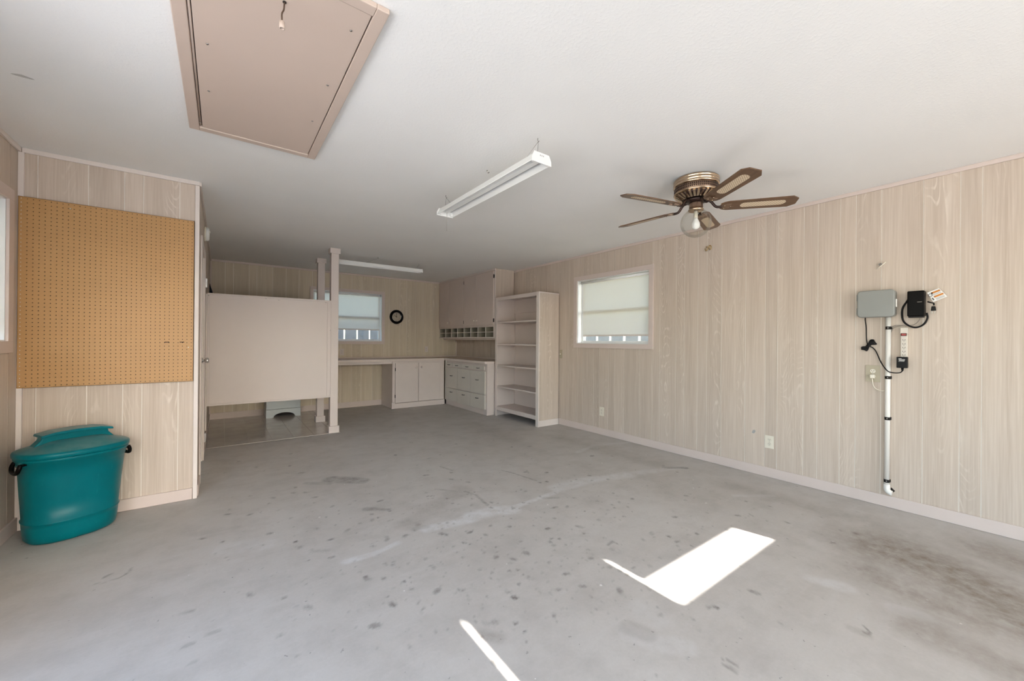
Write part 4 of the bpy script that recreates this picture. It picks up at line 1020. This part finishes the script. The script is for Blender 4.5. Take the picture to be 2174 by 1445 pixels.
shop_light('shop_light', (1.905, 5.815), (1, 0), 1.215, .10, 2.345, 'far white shop light behind the near post', [(1.82, 5.76, -.25), (2.497, 5.88, .50)])

# ------------------------------------------------------------------ ceiling fan
def fan():
    C = Vector((2.828, 1.538, 0)); t = thing('ceiling_fan', (C.x, C.y, H), 'five-blade ceiling fan with brass housing and clear globe light', 'fan')
    def Z(z): return (C.x, C.y, z)
    b0 = 2.305
    MB().lathe([(.150, H-.0006-b0), (.157, .125), (.157, .118), (.152, .114), (.157, .110), (.157, .098), (.152, .094), (.157, .090), (.157, .080), (.150, .076)], Z(b0), (0, 0, 1), 48).build('canopy_bands', M['polished'], t)
    MB().lathe([(.149, .0755), (.151, .070), (.151, .036), (.149, .032)], Z(b0), (0, 0, 1), 48).build('pierced_band', M['antique'], t)
    kn = MB()
    for k in range(72):
        a = 2*PI*k/72
        for z in (.044, .061):
            kn.obox((C.x+.1512*math.cos(a), C.y+.1512*math.sin(a), b0+z), (-math.sin(a), math.cos(a), 0), (math.cos(a), math.sin(a), 0), (0, 0, 1), .0035, .0012, .0058)
    kn.build('pierced_pattern', M['dark_bronze'], t)
    MB().lathe([(.154, .0318), (.155, .026), (.148, .020)], Z(b0), (0, 0, 1), 48).build('lower_rim', M['polished'], t)
    MB().lathe([(.146, .0195), (.135, .006), (.100, -.008), (.072, -.012), (.060, -.012)], Z(b0), (0, 0, 1), 48).build('motor_housing', M['dark_bronze'], t)
    ribs = MB()
    for k in range(30):
        a = 2*PI*k/30; d = Vector((math.cos(a), math.sin(a), 0)); s = Vector((-d.y, d.x, 0)); p = Vector(Z(b0)); A_ = p+d*.148+Vector((0, 0, .017)); B_ = p+d*.094+Vector((0, 0, -.012))
        m = (A_+B_)/2; l = (B_-A_); ln = l.length; l = l.normalized(); ribs.obox(m+Vector((0, 0, -.002)), l, s, l.cross(s), ln/2, .0075, .003)
    ribs.build('vent_ribs', M['polished'], t)
    MB().lathe([(.070, -.0125), (.078, -.020), (.074, -.032), (.050, -.038)], Z(b0), (0, 0, 1), 32).build('flywheel', M['dark_bronze'], t)
    z1 = b0-.0385
    MB().lathe([(.040, 0), (.046, -.004), (.048, -.024), (.050, -.036), (.044, -.041), (.040, -.044)], Z(z1), (0, 0, 1), 10, smooth=False).build('switch_housing', M['antique'], t)
    gc = 2.118
    MB().lathe([(.036, z1-.0445-gc), (.050, .1020), (.054, .098), (.053, .092), (.048, .088)], Z(gc), (0, 0, 1), 28).build('globe_fitter', M['polished'], t)
    R_ = .107; prof = [(.046, math.sqrt(R_*R_-.046**2))]
    a0 = math.acos(math.sqrt(R_*R_-.046**2)/R_)
    prof += [(R_*math.sin(a0+(PI-a0)*k/22), R_*math.cos(a0+(PI-a0)*k/22)) for k in range(1, 23)]
    g = MB(); g.lathe(prof, Z(gc), (0, 0, 1), 40, caps=False); inner = [(r*.978, h*.978) for r, h in prof]; g.lathe(inner[::-1], Z(gc), (0, 0, 1), 40, caps=False)
    n_ = 40; m_ = len(prof); g.f += [(k, (k+1) % n_, 2*m_*n_-n_+(k+1) % n_, 2*m_*n_-n_+k) for k in range(n_)]; g.sm += [True]*n_; g.mi += [0]*n_
    globe = g.build('globe', M['glass'], t)
    MB().lathe([(.013, .090), (.014, .040), (.014, .036)], Z(gc), (0, 0, 1), 18).build('lamp_holder', M['cream'], globe)
    MB().lathe([(.012, .0355), (.016, .025), (.027, .0), (.029, -.018), (.024, -.036), (.012, -.046), (0, -.048)], Z(gc), (0, 0, 1), 24).build('bulb', M['bulb'], globe)
    MB().tube([(C.x+.047, C.y-.01, z1-.03), (C.x+.056, C.y-.012, z1-.032), (C.x+.058, C.y-.012, z1-.075)], .0018, 6).build('pull_chain', M['polished'], t)
    zb = 2.232; tilt = math.radians(-12)
    for k in range(5):
        a = math.radians((16.5, 93.0, 165.4, 237.0, 309.4)[k]); d = Vector((math.cos(a), math.sin(a), 0)); s0 = Vector((-d.y, d.x, 0))
        s = s0*math.cos(tilt)+Vector((0, 0, 1))*math.sin(tilt); nrm = d.cross(s); P0 = Vector(Z(zb))
        def L(u, v, wv=0.0): return P0+d*u+s*v+nrm*wv
        # blade iron
        arm = MB().tube(smooth_path([Vector(Z(b0-.026))+d*.066, Vector(Z(b0-.034))+d*.10, P0+d*.135+Vector((0, 0, -.002)), P0+d*.175-nrm*.006], 4), [.010]*13, 8)
        arm.build('blade_iron', M['dark_bronze'], t)
        # outline: rounded root, flared sides, clipped corners
        out = [(.165, -.030), (.185, -.046), (.215, -.056), (.615, -.066), (.655, -.036), (.657, .036), (.615, .066), (.215, .056), (.185, .046), (.165, .030)]
        def uvf(co, d=d, s=s): q = co-P0; return (q.dot(d), q.dot(s))
        bl = MB().prism([L(u, v, -.0035) for u, v in out], nrm*.007).build('blade', M['blade'], t, uvf=uvf)
        ins = []
        for cu, cv, s_ in ((.555, 0, 0), (.325, 0, 1)):
            for q in range(9):
                an = -PI/2+q*PI/8 + (PI if s_ else 0); ins.append((cu+.030*math.cos(an), cv+.030*math.sin(an)))
        MB().prism([L(u, v, -.0043) for u, v in ins], nrm*.0086).build('cane_inlay', M['cane'], bl, uvf=uvf)
        mt = [(.158, 0), (.172, -.024), (.20, -.036), (.235, -.030), (.222, -.012), (.252, 0), (.222, .012), (.235, .030), (.20, .036), (.172, .024)]
        MB().prism([L(u, v, -.0085) for u, v in mt], nrm*.0046).build('iron_plate', M['antique'], bl, .001)
        for u, v in ((.19, -.016), (.19, .016), (.232, 0)):
            MB().lathe([(.005, 0), (.004, .003), (0, .0035)], L(u, v, -.0086), -nrm, 8).build('blade_screw', M['polished'], bl)
fan()

# ------------------------------------------------------------------ teal storage bin with lid
def storage_bin():
    ROT, ZR_ = .476, .539; ca, sa = math.cos(ROT), math.sin(ROT); sg = 64
    t = thing('storage_bin', (-.763, 3.681, 0), 'teal oval plastic bin with lid and black handles in the corner', 'bin')
    def T(u, v, z):
        k = z/ZR_; return (-.763+.014*k+u*ca-v*sa, 3.681-.024*k+u*sa+v*ca, z)
    def ring(z, a, b, e=2.35):
        out = []
        for i in range(sg):
            an = 2*PI*i/sg; co, si = math.cos(an), math.sin(an)
            out.append(T(a*math.copysign(abs(co)**(2/e), co), b*math.copysign(abs(si)**(2/e), si), z))
        return out
    def loft(rs, cap0=True, cap1=True):
        mb = MB(); vs = [p for r in rs for p in r]; n = len(rs)
        mb.add(vs, [(i*sg+k, i*sg+(k+1) % sg, (i+1)*sg+(k+1) % sg, (i+1)*sg+k) for i in range(n-1) for k in range(sg)], True)
        if cap0: mb.f.append(tuple(range(sg))[::-1]); mb.sm.append(False); mb.mi.append(0)
        if cap1: mb.f.append(tuple((n-1)*sg+k for k in range(sg))); mb.sm.append(True); mb.mi.append(0)
        return mb
    A = lambda z: .198+.036*(z/ZR_); Bb = lambda z: .166+.027*(z/ZR_)
    R_ = lambda z, da: ring(z, A(z)+da, Bb(z)+da)
    body = [ring(.0008, .172, .142), ring(.004, .186, .155), R_(.018, -.002), R_(.06, .001), R_(.10, .001), R_(.122, .001), R_(.126, .005), R_(.133, .005), R_(.137, -.001), R_(.25, -.001), R_(.40, -.001),
            R_(.462, -.001), R_(.465, .003), R_(.498, .004), R_(.501, .011), R_(.513, .013), R_(.520, .010)]
    loft(body).build('tub', M['bin'], t)
    lid = [R_(.5205, .013), R_(.523, .017), R_(.541, .017), R_(.549, .013), R_(.555, .002), R_(.568, -.035), R_(.584, -.075), R_(.597, -.115), R_(.602, -.145)]
    lo = loft(lid).build('lid', M['bin'], t)
    # raised grip along the lid: a solid waist under an overhanging cap
    def slab(prof, v0, v1, name, bev): MB().prism([T(u, v0, z) for u, z in prof], Vector(T(0, v1, .6))-Vector(T(0, v0, .6))).build(name, M['bin'], lo, bev, 4)
    zt = .648
    slab([(-.185, .568), (-.150, .610), (-.142, zt-.004), (.142, zt-.004), (.150, .610), (.185, .568)], -.030, .045, 'grip', .008)
    slab([(-.160, zt-.018), (-.156, zt-.004), (-.10, zt+.009), (0, zt+.014), (.10, zt+.009), (.156, zt-.004), (.160, zt-.018), (.10, zt-.008), (0, zt-.004), (-.10, zt-.008)], -.070, .066, 'grip_cap', .004)
    for sgn, e0, v0, zh in ((-1, .218, -.045, .006), (1, .222, .010, 0)):
        e = sgn*e0
        MB().obox(T(e, v0, .487+zh), (ca, sa, 0), (-sa, ca, 0), (0, 0, 1), .022, .046, .013).build('handle_bracket', M['bin'], t, .006)
        o = e+sgn*.022
        h = MB().tube(smooth_path([T(o, v0-.054, .494+zh), T(o+sgn*.008, v0-.058, .470+zh), T(o+sgn*.012, v0-.036, .445+zh), T(o+sgn*.012, v0+.036, .445+zh), T(o+sgn*.008, v0+.058, .470+zh), T(o, v0+.054, .494+zh)], 4), .0105, 10)
        h.tube([T(e, v0-.047, .490+zh), T(o+sgn*.003, v0-.054, .490+zh)], .008, 8); h.tube([T(e, v0+.047, .490+zh), T(o+sgn*.003, v0+.054, .490+zh)], .008, 8)
        h.build('handle', M['black_gloss'], t)
storage_bin()

# smudge on the ceiling at the left
c = at('z', H, 47, 161)
tag(MB().prism([(c.x+.030*math.cos(k*PI/6)+.012*math.sin(k*PI/3), c.y+.012*math.sin(k*PI/6), H-.0012) for k in range(12)], (0, 0, .0008)).build('smudge', M['smudge'], None), 'small grey smudge on the ceiling left of the attic hatch', 'smudge')
